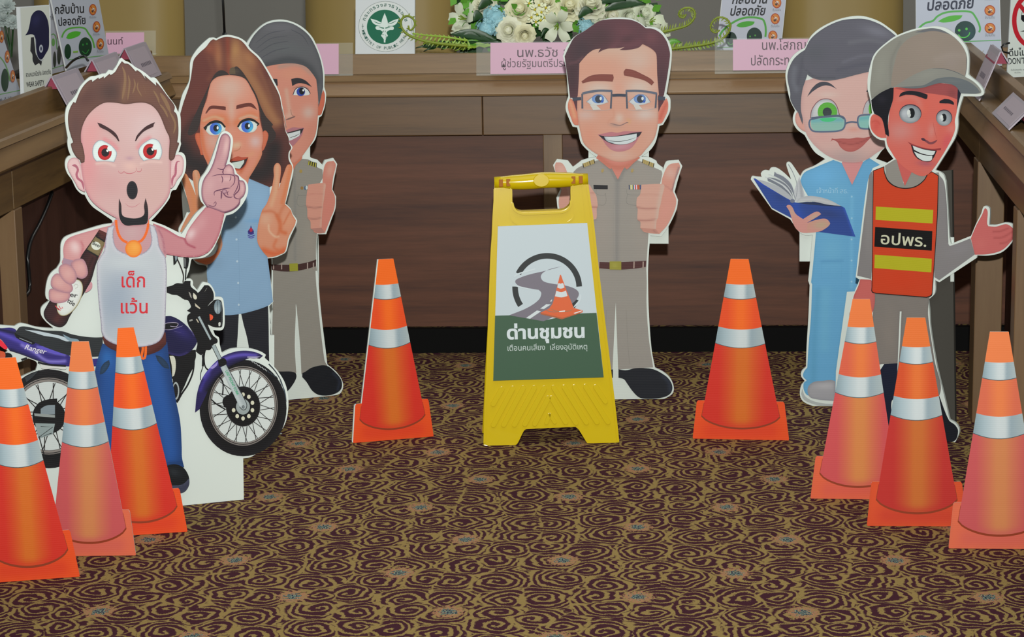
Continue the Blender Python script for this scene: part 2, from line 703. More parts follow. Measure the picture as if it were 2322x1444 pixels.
def desk_run(root, o, ux, inward, length, hs, mats, panels, posts, splits, rec=0.035):
    """a run of conference desk. o: front foot point, ux: unit vector along the front, inward: unit vector to the room behind the desk;
    hs: heights lip_top, ledge, mould, apron, panel"""
    lip, ledge, mould, apron, pan = hs
    def P(s, d, z): return o + ux * s + inward * d + Vector((0, 0, z))
    def prof(name, pts, s0, s1, mat, bev=0.002):
        bm = bmesh.new(); add_prism(bm, [P(s0, d, z) for d, z in pts], ux * (s1 - s0))
        bm_obj(name, bm, mat, root, bevel=bev)
    top, edge, apr, panel, post = mats
    for s0, s1 in [(splits[0][0], splits[-1][1])]:
        prof('privacy_lip', [(0.03, ledge), (0.03, lip), (0.055, lip), (0.055, ledge)], s0, s1, top)
        prof('edge_bead', [(-0.015, ledge - 0.001), (-0.022, ledge - 0.012), (-0.018, ledge - 0.014), (0.03, ledge - 0.012), (0.03, ledge + 0.003), (-0.010, ledge + 0.003)], s0, s1, top, 0)
        prof('desk_edge', [(-0.012, ledge - 0.014), (-0.030, mould + 0.006), (-0.026, mould), (0.02, mould), (0.02, ledge - 0.014)], s0, s1, edge, 0.001)
        prof('desk_top', [(0.02, ledge - 0.03), (0.02, ledge - 0.014), (0.62, ledge - 0.014), (0.62, ledge - 0.03)], s0, s1, top, 0)
    for s0, s1 in splits:
        prof('apron', [(0.0, mould), (0.0, apron), (0.02, apron), (0.02, mould)], s0, s1, apr)
    for s0, s1 in panels:
        prof('front_panel', [(rec, apron + 0.02), (rec, pan), (rec + .015, pan), (rec + .015, apron + 0.02)], s0, s1, panel, 0)
    for s0, s1, z0, d0 in posts:
        prof('post', [(d0, z0), (d0, apron), (0.06, apron), (0.06, z0)], s0, s1, post)


DY = 6.47
# back row, facing the camera
broot = empty('conference_desk', (0, DY, 0), 'long brown wooden conference desk running across the back behind the cutout figures', 'desk')
HS = (0.815, 0.760, 0.706, 0.598, 0.068)
X = lambda px, py: at_y(px, py, DY).x
sp1 = X(720, 250)
xm = X(1233, 500); xm2 = X(1277, 500)
desk_run(broot, Vector((0, DY, 0)), Vector((1, 0, 0)), Vector((0, 1, 0)), 0, HS, (W_TOP, W_EDGE, W_APRON, W_PANEL, W_POST),
         [(-1.50, xm), (xm2, 1.04)], [(xm, xm2, 0.068, 0.012)],
         [(-1.52, X(1094, 250) - 0.0006), (X(1094, 250) + 0.0006, 1.05)])
bm = bmesh.new(); add_box(bm, -1.5, 1.04, DY + 0.004, DY + 0.03, 0.0, 0.066)
bm_obj('shade_plinth', bm, new_mat('black_shade_kick_board', '#0b0a0a', 0.8, 0.1), broot)  # solid black kick board, set forward in place of shade under the desk


def side_desk(name, label, p0, p1, hs, inward_sign, posts, panels, L0, L1, mats):
    """front line of the apron given by two pixels at apron height"""
    A, B = at_z(*p0, hs[2]), at_z(*p1, hs[2])
    A.z = B.z = 0
    ux = (B - A).normalized()
    inw = Vector((ux.y, -ux.x, 0)) * inward_sign
    root = empty(name, (A.x, A.y, 0), label, 'desk')
    return root, A, ux, inw


# left row
SM = (W_SIDE_TOP, W_SIDE_TOP, W_SIDE_APRON, W_SIDE_PANEL, W_POST)
HL = (0.838, 0.778, 0.716, 0.617, 0.05)
lroot, LA, lux, linw = side_desk('conference_desk', 'wooden side desk at the left edge, with helmet and car posters on it', (0, 383), (159, 313), HL, -1, None, None, 0, 1, SM)
desk_run(lroot, LA, lux, linw, 0, HL, SM, [(-0.6, 0.07), (0.12, 1.41)], [(0.07, 0.122, 0.0, -0.004), (-0.62, -0.58, 0, 0.01)], [(-0.62, 0.078), (0.08, 1.415)])
# right row
HR = (0.838, 0.778, 0.716, 0.626, 0.03)
rroot, RA, rux, rinw = side_desk('conference_desk', 'wooden side desk at the right edge, beside the man in the orange vest', (2217, 272.7), (2307, 369.7), HR, -1, None, None, 0, 1, SM)
desk_run(rroot, RA, rux, rinw, 0, HR, SM, [(-0.69, -0.02), (0.06, 0.73), (0.79, 1.3)], [(-0.03, 0.06, 0.0, -0.004), (0.73, 0.79, 0, -0.004)], [(-0.69, 0.044), (0.046, 1.35)], rec=0.16)
# ------------------------------------------------------------------ the shouting rider with his motorcycle
frame('A', 140, 130, 430, 330, 2094); frame('B', 140, 310, 430, 530, 1903); frame('C', 360, 280, 600, 600, 1083)
frame('E', 90, 500, 400, 790, 1544); frame('F', 370, 570, 530, 830, 889); frame('G', 430, 780, 670, 1050, 1284)
frame('H', 0, 720, 260, 1080, 1043); frame('I', 200, 720, 470, 1160, 886)

r = standee('cutout_standee', 'foam board cutout of a shouting man in a white singlet with beer bottle and motorcycle', 'standee', (415, 1147), (553, 1133))
r.board("@A 985,10* 1040,55 1100,80 1210,160* 1290,205 1360,250 1460,335* 1530,335 1600,420 1720,600 1860,790 1900,880 1940,940 1950,1150 1945,1370* 1955,1420 "
        "@B 1775,110 1750,200 1735,235* 1800,240 1840,300 1850,420 1830,540 1770,660 1700,790* 1640,805 1600,920 1500,1060 1390,1190 1330,1250* "
        "@C 60,1045* 235,1130* 300,1030 380,920 470,840* 430,790 410,690 420,580 480,490 530,390 580,250 620,130 650,85 690,78 740,110 760,170 745,290 725,390* 760,420 800,510* 850,555 900,600 915,680 890,770 830,860 760,920 690,940* 660,1030 640,1100 600,1200 540,1310 460,1370 340,1385 "
        "@F 350,120* 330,230* 285,350* 350,345 375,380 375,425* 430,490* 495,390 530,390 590,410 650,510 655,575* 740,580 760,620 775,800 770,940 740,990 630,990* 660,1060 700,1080 712,1170* 740,1280* "
        "@G 500,60 640,48 760,60 880,100 925,130* 910,165* 980,230 1080,340 1160,480 1195,640 1195,800 1160,960 1080,1090 960,1210 850,1300 740,1370 650,1385* "
        "@ 553,1134* 415,1147* 60,1183* 20,1100 -20,1000 -20,940 0,880 "
        "@H 230,520* 325,480* 335,410 260,370* 190,400 80,420 0,380* 70,300* 0,260 -200,200 -260,100 -150,60 0,68 130,78* 180,52 240,60 330,85 480,98* "
        "@E 150,1210* 60,1130 15,1060 20,980 110,900* 75,880 65,800 90,660 130,590 190,540* 230,470 235,350 240,260 270,200 330,165 500,110 700,50 820,30* "
        "@B 760,1280* 745,1240* 600,1140 470,1050 400,970 340,860* 300,855 220,780 150,640 80,540 50,430 60,340 100,290 135,280* 100,190 85,90 90,20* "
        "@A 100,1320 75,1180 55,1000 70,850 110,760 175,690* 240,600 300,480 400,370 480,315 560,305 660,270* 720,265* 770,205* 840,215* 900,130 950,30")

# --- motorcycle -------------------------------------------------------
K = '#0b090c'
def wheel(cx, cy, R, rim, inner, rot, squash=0):
    r.ell(cx, cy + 25, R[0], R[1], K, ('e', 60, '#1c1a20', 0.5))
    r.ell(cx, cy, rim[0], rim[1], '#7b736f')
    r.ell(cx, cy, rim[0] * .975, rim[1] * .975, '#1a1718')
    r.ell(cx, cy, rim[0] * .955, rim[1] * .955, '#847c77')
    r.ell(cx, cy, inner[0] * 1.01, inner[1] * 1.01, '#2a2524')
    r.ell(cx, cy, inner[0], inner[1], '#c6cbc9')
def spokes(cx, cy, r0, r1, n, off=0):
    for k in range(n):
        a = 2 * math.pi * (k + off) / n
        for sgn in (-1, 1):
            b = a + sgn * 0.17
            r.stroke('%f,%f %f,%f' % (cx + r0[0] * math.cos(b), cy + r0[1] * math.sin(b), cx + r1[0] * math.cos(a - sgn * 0.03), cy + r1[1] * math.sin(a - sgn * 0.03)), 8, '#1b1514', sharp=True)
# rear wheel first (frame H)
r.use('H', 'printed_wheel#rear')
wheel(445, 895, (425, 450), (345, 350), (310, 312), 0)
spokes(445, 900, (120, 130), (308, 310), 12, .3)
r.ell(445, 900, 150, 155, K)
r.poly("330,800* 360,770 430,745 520,735* 520,960* 340,960*", K)
r.poly("370,830* 420,800 500,795* 500,880* 370,880*", '#7e8990')
r.poly("310,870* 500,885* 500,910* 315,895*", '#8d9290')
r.poly("320,960* 500,965* 480,1060* 350,1100*", '#8b9797')
r.stroke("370,990 480,995 350,1090 470,1050", 7, '#26282a', sharp=True)
r.stroke("355,1080 410,1280", 9, '#17181a', sharp=True)
# front wheel
r.use('G', 'printed_wheel#front')
wheel(648, 750, (528, 585), (420, 483), (382, 443), 0)
for k in range(10):
    x = 740 + k * 34; y = 190 + k * 22
    r.stroke('%d,%d %d,%d' % (x, y, x + 26, y + 30), 7, '#b9bcbd' if k < 6 else '#3c4a55', sharp=True)
spokes(648, 752, (190, 222), (380, 441), 18, .2)
r.ell(648, 755, 208, 243, K, ('e', 10, '#232021', .6))
for k in range(10):
    a = 2 * math.pi * (k + .5) / 10
    r.ell(648 + 120 * math.cos(a), 757 + 145 * math.sin(a), 22, 26, '#c9c6b0')
r.ell(647, 760, 84, 95, '#8d9696', ('b', 640, 740, 60, 60, 0, '#aab2b1', .7))
r.ell(480, 700, 82, 82, K); r.stroke("400,620 405,480 380,420 300,350 200,290 175,180 185,80", 16, K)
r.stroke("262,670 330,730 430,790", 14, K)
# fender
r.use('G', 'printed_fender')
r.poly("65,830* 90,600 150,420 260,270 400,150 560,90 700,80 820,105 890,140* 850,175* 740,165 640,205 500,270 360,380 240,540 170,680 118,790*", '#221a4d',
       ('s', "180,400 280,270 460,170 640,130 800,140", 26, '#5a4cab', .95), ('s', "130,560 170,460 230,370", 22, '#3a2f86', .8), ('s', "220,560 320,420 480,290 640,215 850,180", 30, '#0c0a1c', .9), grid=2.5)
r.poly("700,150* 780,150 860,150* 800,172 700,165*", '#9a93b4')
r.poly("240,290* 300,250 340,210* 330,260 280,300 270,300*", '#9183c4')
r.stroke("960,240 1040,330 1110,450 1160,620", 14, '#27303a', w1=6)
r.stroke("1090,430 1150,560 1175,700", 10, '#3a4654', taper=True)
# fork
r.use('G', 'printed_fork')
r.poly("375,285* 440,240* 560,480 690,720* 690,770 650,795 610,770*", '#9da6a8', ('s', "400,270 620,740", 22, '#bcc4c5', .7), grid=2.5)
r.stroke("440,240 690,720 685,780 650,800 605,760", 8, '#2c3032')
r.ell(650, 762, 16, 19, '#20262a'); r.ell(650, 762, 9, 11, '#8e989b')
r.text("USD FRONT FORK", 430, 330, 575, 625, 44, '#2f9a6b', bold=.02)
r.use('F', 'printed_motorcycle')
r.poly("60,1290* 400,1250* 330,1444* 300,1600* 60,1600*", K)
# frame tubes
r.stroke("390,1270 370,1444 320,1540 270,1620", 26, K); r.stroke("530,1220 505,1340 500,1444", 26, K); r.stroke("490,1280 500,1444 475,1530 470,1620", 10, K)
r.use('I')
r.poly("590,255* 800,240* 800,300 745,440 690,560 650,600* 640,560 625,440 600,380*", K)
r.poly("605,285* 640,290 652,360 640,430 625,440* 622,360", '#c2c0b0')
r.ell(655, 545, 38, 85, K); r.ell(652, 545, 26, 66, '#9aa0a0'); r.ell(650, 545, 18, 52, '#141316')
r.stroke("790,270 780,400 740,500 700,560 660,630", 12, K)
r.use('F')
# tank
r.poly("-30,800* 20,815 100,815 200,860 300,940 420,1080 430,1130 380,1220 300,1290 200,1320 60,1290 -60,1270*", '#15113a',
       ('b', 220, 1000, 160, 70, 35, '#2c2468', .8), ('s', "60,1280 200,1310 300,1280", 16, '#3a2f6d', .7), ('s', "280,900 340,980 400,1060", 7, '#7a6fa8', .8), grid=3)
r.poly("0,920* 60,895 190,900 180,950 60,985 0,970*", '#0a0810'); r.stroke("10,915 60,900 185,905 170,945 120,945 90,940", 7, '#a99bb5')
r.stroke("10,985 90,985 180,960 250,935", 6, '#9d90b0', taper=True); r.stroke("140,1005 230,1025", 9, '#8b7fb4', taper=True)
# head stock and bars
r.poly("45,445* 110,430 170,400 250,400 270,370* 345,370* 350,440 420,500 440,520 520,425* 575,430 630,510 635,600 600,650* 640,612 720,612 735,650 748,750 742,945 700,955 640,950 560,915* 590,990 630,1060 660,1085 685,1110 680,1150 640,1165 590,1240 545,1240 500,1290 470,1300 410,1255* 430,1150 380,1030 320,930* 300,860 310,800 350,770* 300,745* 340,715* 350,690 310,610 270,605 180,550 110,540 45,515*", K,
       ('b', 480, 560, 60, 60, 0, '#17161b', .6))
r.poly("380,520* 420,560 420,600 390,600 375,560*", '#c7c3b2'); r.poly("400,650* 470,715* 460,725* 405,690*", '#b9b09d')
r.poly("320,510* 340,520 360,590 340,570*", '#8f8a84')
r.poly("560,690* 640,612* 600,640", '#c5c8c4'); r.poly("545,470* 555,455 535,490 520,510*", '#b6b2a6')
r.stroke("250,390 255,300 220,190 180,100", 16, '#2a211f'); r.stroke("280,360 290,210", 16, K)
r.poly("125,55* 185,60 160,150 130,170*", K); r.poly("145,62* 180,64 158,130*", '#7f8b92'); r.poly("255,75* 320,78 322,140 300,215 260,205*", K); r.poly("262,85* 285,90 280,200 264,195*", '#5e5f60')
r.ell(690, 700, 48, 88, '#6f7f88', ('b', 680, 730, 30, 50, 0, '#aab6ba', .8), grid=2.5); r.stroke("690,615 680,700 690,785", 5, '#22262a'); r.stroke("712,615 722,700 718,785", 5, '#22262a')
r.poly("735,612* 752,750 742,940* 728,940*", '#2b2c2f'); r.poly("583,790* 615,800 630,825 615,860 590,870*", '#d8502f'); r.poly("695,900* 720,890 718,940 698,940*", '#c0c2bb')
r.poly("435,825* 465,815* 610,1100* 590,1118*", '#97a3a6'); r.stroke("465,815 610,1100", 7, '#2a2c2e', sharp=True); r.stroke("418,850 445,895", 14, '#b5aa97')
r.poly("610,1190* 655,1172* 735,1345* 700,1372*", '#98a4a6'); r.stroke("655,1172 735,1345", 6, '#2a2c2e', sharp=True); r.stroke("610,1190 700,1372", 6, '#2a2c2e', sharp=True)
r.poly("690,1370* 770,1345 800,1410 750,1444 700,1444*", K)
r.stroke("330,875 370,860", 20, '#8b8a85')
# seat, tail
r.use('H', 'printed_seat')
r.poly("-260,110* -100,80 0,95 130,100 180,180* 600,330* 700,380 900,370* 880,440* 600,440 470,425 330,385 200,335 90,300* 40,230 0,190 -100,170*", '#2e2470',
       ('s', "0,140 120,190 260,250", 22, '#5548b4', .9), ('s', "200,250 320,320 420,390 520,400 590,395", 16, '#8277c8', .9), ('s', "340,265 450,310 590,340", 12, '#7d73c4', .8), ('s', "100,300 250,360 400,425", 22, '#120e33', .9), ('s', "0,110 130,140", 14, '#120e30', .9), grid=3)
r.poly("330,265* 400,262 600,340* 500,335*", '#5a4fb5')
r.text("Ranger", 222, 285, 412, 332, 66, '#d8d2dc', bold=.01, shear=.25)
r.poly("-60,170* 0,195 45,240 70,275* 50,290 0,258 -60,230*", '#e0253c')
r.poly("150,120* 180,85 240,82 400,115 570,125 650,150 750,170 860,180 935,178* 935,330* 900,350 700,350 600,335 400,265 280,210 150,185* 130,150", '#26292c', ('b', 700, 260, 120, 40, 10, '#1a1d20', .8))
r.poly("225,110* 330,120 480,150 580,175 640,215* 600,215 520,185 400,165*", '#b4bfc6'); r.poly("570,150* 640,185 720,215 640,218* 600,190", '#7a909c')
r.poly("130,135* 160,190 290,245* 320,235 300,215 170,160*", '#0b0b0e'); r.stroke("175,185 290,232", 6, '#8c9298')
r.poly("30,330* 70,318 110,340 105,370 40,375*", K); r.poly("0,300* 45,320 40,375 0,375*", '#c8502c')
r.poly("190,375* 240,360* 250,370 200,392*", '#16161a'); r.poly("345,410* 480,430 600,440 600,470 500,462 380,465 370,430*", '#c9c9c2'); r.stroke("345,405 420,425 600,440", 18, '#14131a')
r.poly("225,545* 330,490 360,475* 300,540 240,590*", '#2d3034')

# --- jeans, shoe, belt -------------------------------------------------
r.use('I', 'printed_jeans')
r.poly("106,190* 200,230 350,260 480,240 588,180* 600,290 615,400 650,600 685,780 696,960 698,1040 714,1112* 560,1125 480,900 400,700 350,560* 300,800 280,1200* 60,1200* 30,800 50,400", '#1e4a8c',
       ('e', 60, '#163466', .8), ('s', "470,300 540,600 620,1000", 60, '#24529a', .6), ('s', "560,1100 610,1085 710,1080", 14, '#12305c', .6), ('b', 140, 300, 60, 80, 0, '#2763a8', .8))
r.poly("500,278* 540,290 590,340 604,382* 560,370 515,320*", '#223a58', ('e', 14, '#1a2a3c', .7)); r.poly("155,315* 160,350 120,410 85,425* 95,370 120,335*", '#24405e', ('e', 14, '#1a2a3c', .7))
r.use('I', 'printed_shoe')
r.poly("570,1105* 640,1090 700,1110 740,1160 748,1215 700,1245 590,1250*", '#0c0e12', ('b', 640, 1150, 50, 30, 20, '#262a30', .8), grid=3)
r.poly("585,1250* 700,1240 752,1195* 752,1240 725,1288 680,1306 600,1290*", '#34364a', ('e', 12, '#474a5e', .7, (0, -1)))
r.use('I', 'printed_shoe#2')
r.poly("60,1195* 280,1195* 285,1270 250,1320 120,1335 20,1320 0,1270 20,1220", '#0c0e12')
r.use('I', 'printed_belt')
r.poly("106,150* 130,205 220,255 300,275 430,280 530,245 582,195* 576,110* 110,110*", '#572823', ('s', "110,200 220,262 430,285 580,195", 20, '#3c1714', .7))
r.use('I', 'printed_buckle')
r.stroke("365,192 420,188 428,210 420,300 398,300 405,215 370,205", 18, '#e4641c', sharp=False)

# --- arm with bottle ---------------------------------------------------
r.use('E', 'printed_arm#a')
r.poly("820,52* 700,80 500,135 350,185 290,235 265,320 270,420 250,470 280,500 420,460 560,480* 640,460 700,360 760,200*", '#c48b8b',
       ('s', "290,240 400,210 450,250 480,330 470,400", 26, '#bb7479', .7), ('b', 400, 300, 60, 80, -20, '#d9bcbc', .9), ('s', "470,230 490,300 470,400", 10, '#b26268', .7), ('e', 18, '#b0717a', .6))
r.poly("560,690* 590,700 590,760 550,800 510,815*", '#c08890')
r.use('E', 'printed_beer_bottle')
r.poly("672,100* 785,165 775,215* 740,250* 640,480 590,650 560,720 340,1080 300,1160 250,1198 200,1198 120,1160 60,1100 45,1040 70,980 130,880 250,720 400,560 470,400 580,240 640,150*", '#33161a',
       ('s', "720,150 560,520 420,800 190,1120", 40, '#4a2220', .9), ('e', 26, '#1b0c10', .85), ('s', "600,420 480,700 420,830", 16, '#180a0e', .6), grid=3)
r.poly("655,130* 672,100* 785,165* 770,200*", '#4f221f')
r.poly("628,180* 742,250* 665,400* 535,325*", '#7a6a48', ('e', 12, '#5a4c30', .5)); r.poly("640,165* 752,240* 742,252* 628,182*", '#191312'); r.poly("535,325* 665,400* 655,415* 527,342*", '#191312')
r.ell(635, 285, 54, 46, '#cfd1c6', ang=30); r.text("Beer", 592, 268, 682, 312, 58, '#141416', bold=.015)
r.ell(340, 870, 225, 118, '#a59a72', ang=-62); r.ell(340, 870, 218, 110, '#d3d4d0', ('e', 20, '#b8b5a8', .5), ang=-62)
r.text("er", 340, 858, 425, 872, 75, '#1a1618', bold=.015); r.text("ttle", 305, 918, 385, 968, 75, '#1a1618', bold=.015)
r.stroke("175,960 215,1010 200,985 235,1015", 9, '#c8404a', sharp=True); r.stroke("215,960 240,1000 262,985 250,975", 8, '#c8404a', sharp=True); r.stroke("385,745 400,720 430,725 425,755 400,765", 5, '#a9a79c')
r.use('E', 'printed_hand#a')
r.poly("265,420* 330,440 380,450* 330,520 260,500*", '#a07f90')
def fing(pts, hl):
    r.poly(pts, '#c38c8b', ('e', 20, '#936a7c', .75), ('b',) + hl + ('#d0a19c', .7), grid=3)
fing("350,480* 400,440 480,432 520,480 545,590 520,640 470,658 400,625 370,570", (460, 530, 60, 60, 0))
fing("110,780 150,765 230,790 330,800 345,850 320,900 250,930 170,930 115,900 102,840", (210, 850, 80, 40, 0))
fing("140,640 200,595 270,640 360,720 375,780 330,820 240,805 160,770 125,720", (220, 700, 70, 50, 30))
fing("215,540 260,490 330,495 400,560 420,640 395,700 340,722 280,690 230,620", (320, 600, 60, 60, 30))

# --- raised arm and pointing hand --------------------------------------
r.use('C', 'printed_arm#b')
r.poly("-60,1020* 60,1068 200,1150 268,1170* 300,1090 380,975 480,855* 640,880 672,920* 655,1000 620,1130 560,1250 500,1320 400,1362 250,1365 60,1335* 20,1200", '#b87a80',
       ('e', 14, '#9d4e5c', .85, (1, 1)), ('b', 330, 1130, 45, 70, 35, '#d3b7b9', .9), ('s', "-20,1050 60,1080 200,1155 262,1180", 10, '#a05060', .8), ('s', "265,1180 290,1230 370,1270", 9, '#93374a', .9), ('s', "268,1165 300,1080 390,965 480,860", 8, '#98505e', .7), ('b', 430, 1020, 60, 90, 30, '#c39093', .6), grid=3)
r.use('C', 'printed_hand#b')
r.poly("490,850* 445,770 437,660 460,570 520,480 560,390 595,270 632,140 660,105 700,106 733,150 732,220 715,330 685,430* 720,415 760,450 778,520* 815,535 826,580* 870,590 892,660 875,730 838,770* 825,830 760,885 672,915 640,905*", '#b98a8e',
       ('e', 13, '#6e4258', .9), ('s', "660,150 640,260 600,360", 22, '#a9767f', .5), ('b', 690, 230, 26, 90, 10, '#cfa8a6', .9), ('b', 720, 480, 34, 34, 0, '#cfa6a6', .8), ('b', 700, 570, 60, 26, 0, '#cfa6a6', .7), ('b', 855, 660, 22, 50, 0, '#cba3a3', .8), ('b', 520, 640, 50, 90, 20, '#c4999b', .7), grid=2.5)
for pts, w in (("595,455 640,470 665,465 690,425", 9), ("665,465 655,500 665,520", 12), ("540,540 600,525 680,520 740,525 775,540 770,610 730,655", 10), ("640,530 655,570 645,610", 9), ("735,530 738,560 722,590", 8),
               ("570,740 570,700 620,680 680,665 735,660", 10), ("620,685 650,700 690,745 740,755 755,745", 11), ("640,690 642,730 638,775", 13), ("715,690 700,715 715,735", 9), ("780,525 818,560 805,650 760,735", 9), ("825,600 820,680 770,740 790,765 835,772", 11), ("560,830 580,800 585,830 560,848 500,830", 7), ("632,905 700,900 770,870 825,810 832,775", 8)):
    r.stroke(pts, w, '#643a52', taper=True)
r.ell(672, 695, 28, 22, '#b58a92', ('e', 8, '#643a52', .8), grid=2)

# --- singlet, neck, medal ------------------------------------------------
r.use('E', 'printed_skin')
r.poly("820,30* 880,-30 1200,-30 1240,40* 1340,80 1400,200 1430,380* 1420,420 1200,420 900,420 740,330 745,200 770,100*", '#b98b90',
       ('s', "1330,80 1390,200 1415,370", 14, '#96485a', .6), ('b', 1040, 130, 120, 120, 0, '#bda0a0', .6))
r.use('E', 'printed_singlet')
r.poly("770,75* 830,55 848,60* 832,120 835,210 860,300 920,350 1060,395 1180,360 1240,300 1262,220 1250,130 1238,40* 1300,65* 1330,160 1355,300 1420,410* 1435,560 1430,800 1420,1100 1405,1270 1340,1370 1200,1420 1000,1430 860,1400 760,1350 705,1280 690,1150 660,850 645,600 648,480* 680,420 730,330 745,200", '#b6b9bf',
       ('b', 860, 900, 260, 420, 15, '#959fae', .95), ('b', 1250, 700, 160, 500, 0, '#b4b9c0', .5), ('e', 34, '#c3bfc8', .9), ('e', 7, '#6a6076', .7), ('b', 1000, 480, 260, 90, 0, '#bcc1c5', .8), grid=3.5)
r.use('E', 'printed_medal')
r.stroke("862,-5 868,60 890,150 930,215 990,250", 28, '#e06324'); r.stroke("1222,-5 1222,70 1190,170 1150,225 1110,245", 28, '#e06324')
r.ell(1060, 318, 94, 98, '#e08e36', ('e', 18, '#e06a20', .9), ('b', 1075, 300, 50, 50, 0, '#e8a04a', .8), grid=3)
r.use('E', 'printed_lettering')
r.text("เด็ก", 925, 752, 1190, 752, 215, '#c92b36', bold=.012)
r.text("แว้น", 915, 1045, 1220, 1045, 205, '#c92b36', bold=.012)

# --- ears, face, hair -------------------------------------------------
r.use('B', 'printed_ear')
for ke, (pts, fold) in enumerate((("250,330* 200,310 130,325 90,380 85,450 130,560 200,680 250,770 320,815* 350,815 330,600 290,430", "150,430 200,420 240,490 220,560 240,620 300,670 330,790"), ("1620,370* 1680,280 1760,270 1810,330 1815,440 1790,550 1720,640 1680,720 1640,765* 1610,760 1600,600", "1760,370 1720,370 1700,430 1690,560 1650,620 1640,740"))):
    r.use('B', 'printed_ear#%d' % ke)
    r.poly(pts, '#d4b0b0', ('e', 16, '#a7727c', .6), grid=3)
    r.stroke(fold, 34, '#a85c6e', taper=True)
r.stroke("160,430 200,440 240,480", 22, '#a2606f', taper=True); r.stroke("255,510 275,560 280,640", 14, '#d0a3a3', taper=True); r.stroke("1675,460 1665,520 1640,610", 14, '#d0a3a3', taper=True)
r.use('B', 'printed_face')
r.poly("270,-60* 330,-330 560,-560 1350,-560 1560,-250 1640,-60 1620,50 1625,350 1625,700 1600,850 1520,990 1400,1120 1290,1230* 1280,1290 1100,1330 900,1310 845,1230* 700,1150 560,1060 450,960 380,850 330,700 290,450 285,100*", '#c6a09e',
       ('b', 380, 450, 200, 520, 0, '#cf898c', .85), ('b', 430, -50, 160, 300, 20, '#cf9191', .75), ('b', 1350, 700, 320, 400, 0, '#c49e98', .7), ('b', 1300, -100, 300, 300, 0, '#cbb1b1', .8), ('e', 26, '#b67680', .7),
       ('b', 1020, 440, 110, 70, 0, '#d3aca4', .95), ('s', "640,40 760,110 820,180", 36, '#cf7f85', .7), ('s', "1140,160 1200,80 1300,20", 36, '#cf7f85', .7), ('b', 1010, 320, 60, 30, 0, '#b38d97', .9),
       ('s', "520,400 660,390 790,430", 20, '#d4b2ac', .9), ('s', "1180,400 1300,370 1480,380", 20, '#d4b2ac', .9), ('b', 700, 700, 260, 200, 0, '#c28d8e', .5), grid=3)
r.stroke("840,500 855,535 900,540 925,520 960,540 1020,548 1080,530 1110,505", 11, '#b76a72', taper=True); r.stroke("1110,505 1140,520 1180,510 1185,465", 9, '#b76a72', taper=True); r.stroke("1105,460 1110,500", 6, '#b57078'); r.stroke("945,990 1000,1035 1080,1040 1165,985", 7, '#b9727c', taper=True)
r.use('B', 'printed_eye#1')
for k, (cxs, e) in enumerate((("455,200 490,100 570,48 650,75 740,130 820,230 810,310 780,380* 650,365 515,370* 470,310", (640, 235)), ("1140,210 1180,130 1270,60 1350,25 1440,60 1490,170 1490,270 1455,345* 1350,335 1215,360* 1160,290", (1312, 215)))):
    r.use('B', 'printed_eye#%d' % k)
    cx, cy = e
    r.poly(cxs, '#8f8f9b'); r.li -= 1
    P, C_ = parse(cxs, 'B'); L = curve(P, C_); m = L.mean(0)
    r.li += 1
    r.poly('', '#d2dcda', ('e', 10, '#aab4b8', .7), raw=m + (L - m) * 0.96, grid=3)
    r.ell(cx, cy, 103, 113, '#b9262a', ('e', 12, '#8d1c22', .6), grid=3)
    r.ell(cx + 8, cy, 58, 62, '#17141b', ('e', 16, '#3a1416', .6), grid=2.5)
    r.ell(cx + 38, cy - 25, 13, 21, '#e4e6e2', ang=-30); r.ell(cx + 78, cy - 62, 40, 42, '#d5dedc')
r.use('B', 'printed_mouth'); r.ell(1048, 795, 82, 137, '#1b191f', ('e', 14, '#3b3035', .6), ang=-2, grid=3)
r.use('B', 'printed_beard')
r.poly("853,915* 885,1010 895,1150 930,1190 1080,1215 1190,1190 1230,1140 1225,1030 1247,908* 1280,1040 1285,1200 1260,1290 1180,1308 1080,1315 960,1320 890,1270 855,1180 848,1040", '#15161b', ('b', 865, 1000, 40, 110, 0, '#4a3030', .6), ('b', 1250, 1000, 40, 110, 0, '#4a3030', .6), grid=3)
r.use('A', 'printed_hair')
r.poly("985,62* 1030,100* 1095,110 1215,232* 1230,205* 1300,255 1385,372* 1350,290* 1440,370 1550,465* 1540,400* 1600,460 1720,620 1850,800 1835,880* 1880,930 1905,1060 1910,1250 1890,1390* 1920,1400 @B 1740,120 1700,230 1670,330 1610,350 1595,280 1605,60 "
       "@A 1755,1290* 1700,1180 1620,980 1540,850 1440,770 1300,740 1050,765 850,740 700,745 560,820 430,950 350,1100 315,1250 320,1400 @B 300,90 340,270 340,375* 290,390 270,340 220,300 160,200 135,110 @A 150,1410* 185,1390 150,1280 110,1110 105,940 140,820 190,730* 225,745* 280,600 340,490 420,400 490,365 500,400* 600,330* 610,355* 690,310* 690,345* 785,265* 800,290* 870,240 930,140", '#64423a',
       ('b', 400, 650, 220, 160, -30, '#553530', .9), ('b', 800, 560, 190, 190, 0, '#48322f', .9), ('b', 230, 1150, 110, 260, 0, '#573a37', .8), ('b', 1030, 560, 60, 200, 5, '#7d5a44', .8), ('b', 1300, 560, 240, 200, 0, '#6f4a3a', .8), ('b', 350, 500, 60, 180, 30, '#6b473c', .7),
       ('s', "1500,540 1600,640 1740,860 1850,1080 1830,1230", 60, '#6d4c3c', .6), ('e', 16, '#4c3029', .7), grid=3)
for pts, w in (("990,150 1030,260 1035,420 990,690", 42), ("1090,290 1110,420 1080,700", 30), ("1180,350 1200,450 1160,600", 24), ("1250,400 1240,500 1310,640", 22), ("1340,460 1380,600", 20), ("1500,540 1570,660 1600,760", 30), ("1610,580 1700,720 1780,900", 60), ("1600,760 1680,860 1740,980", 34), ("1760,880 1840,1030 1860,1120 1830,1250", 34), ("1700,930 1790,1100", 20)):
    r.stroke(pts, w, '#7f5f45', taper=True)
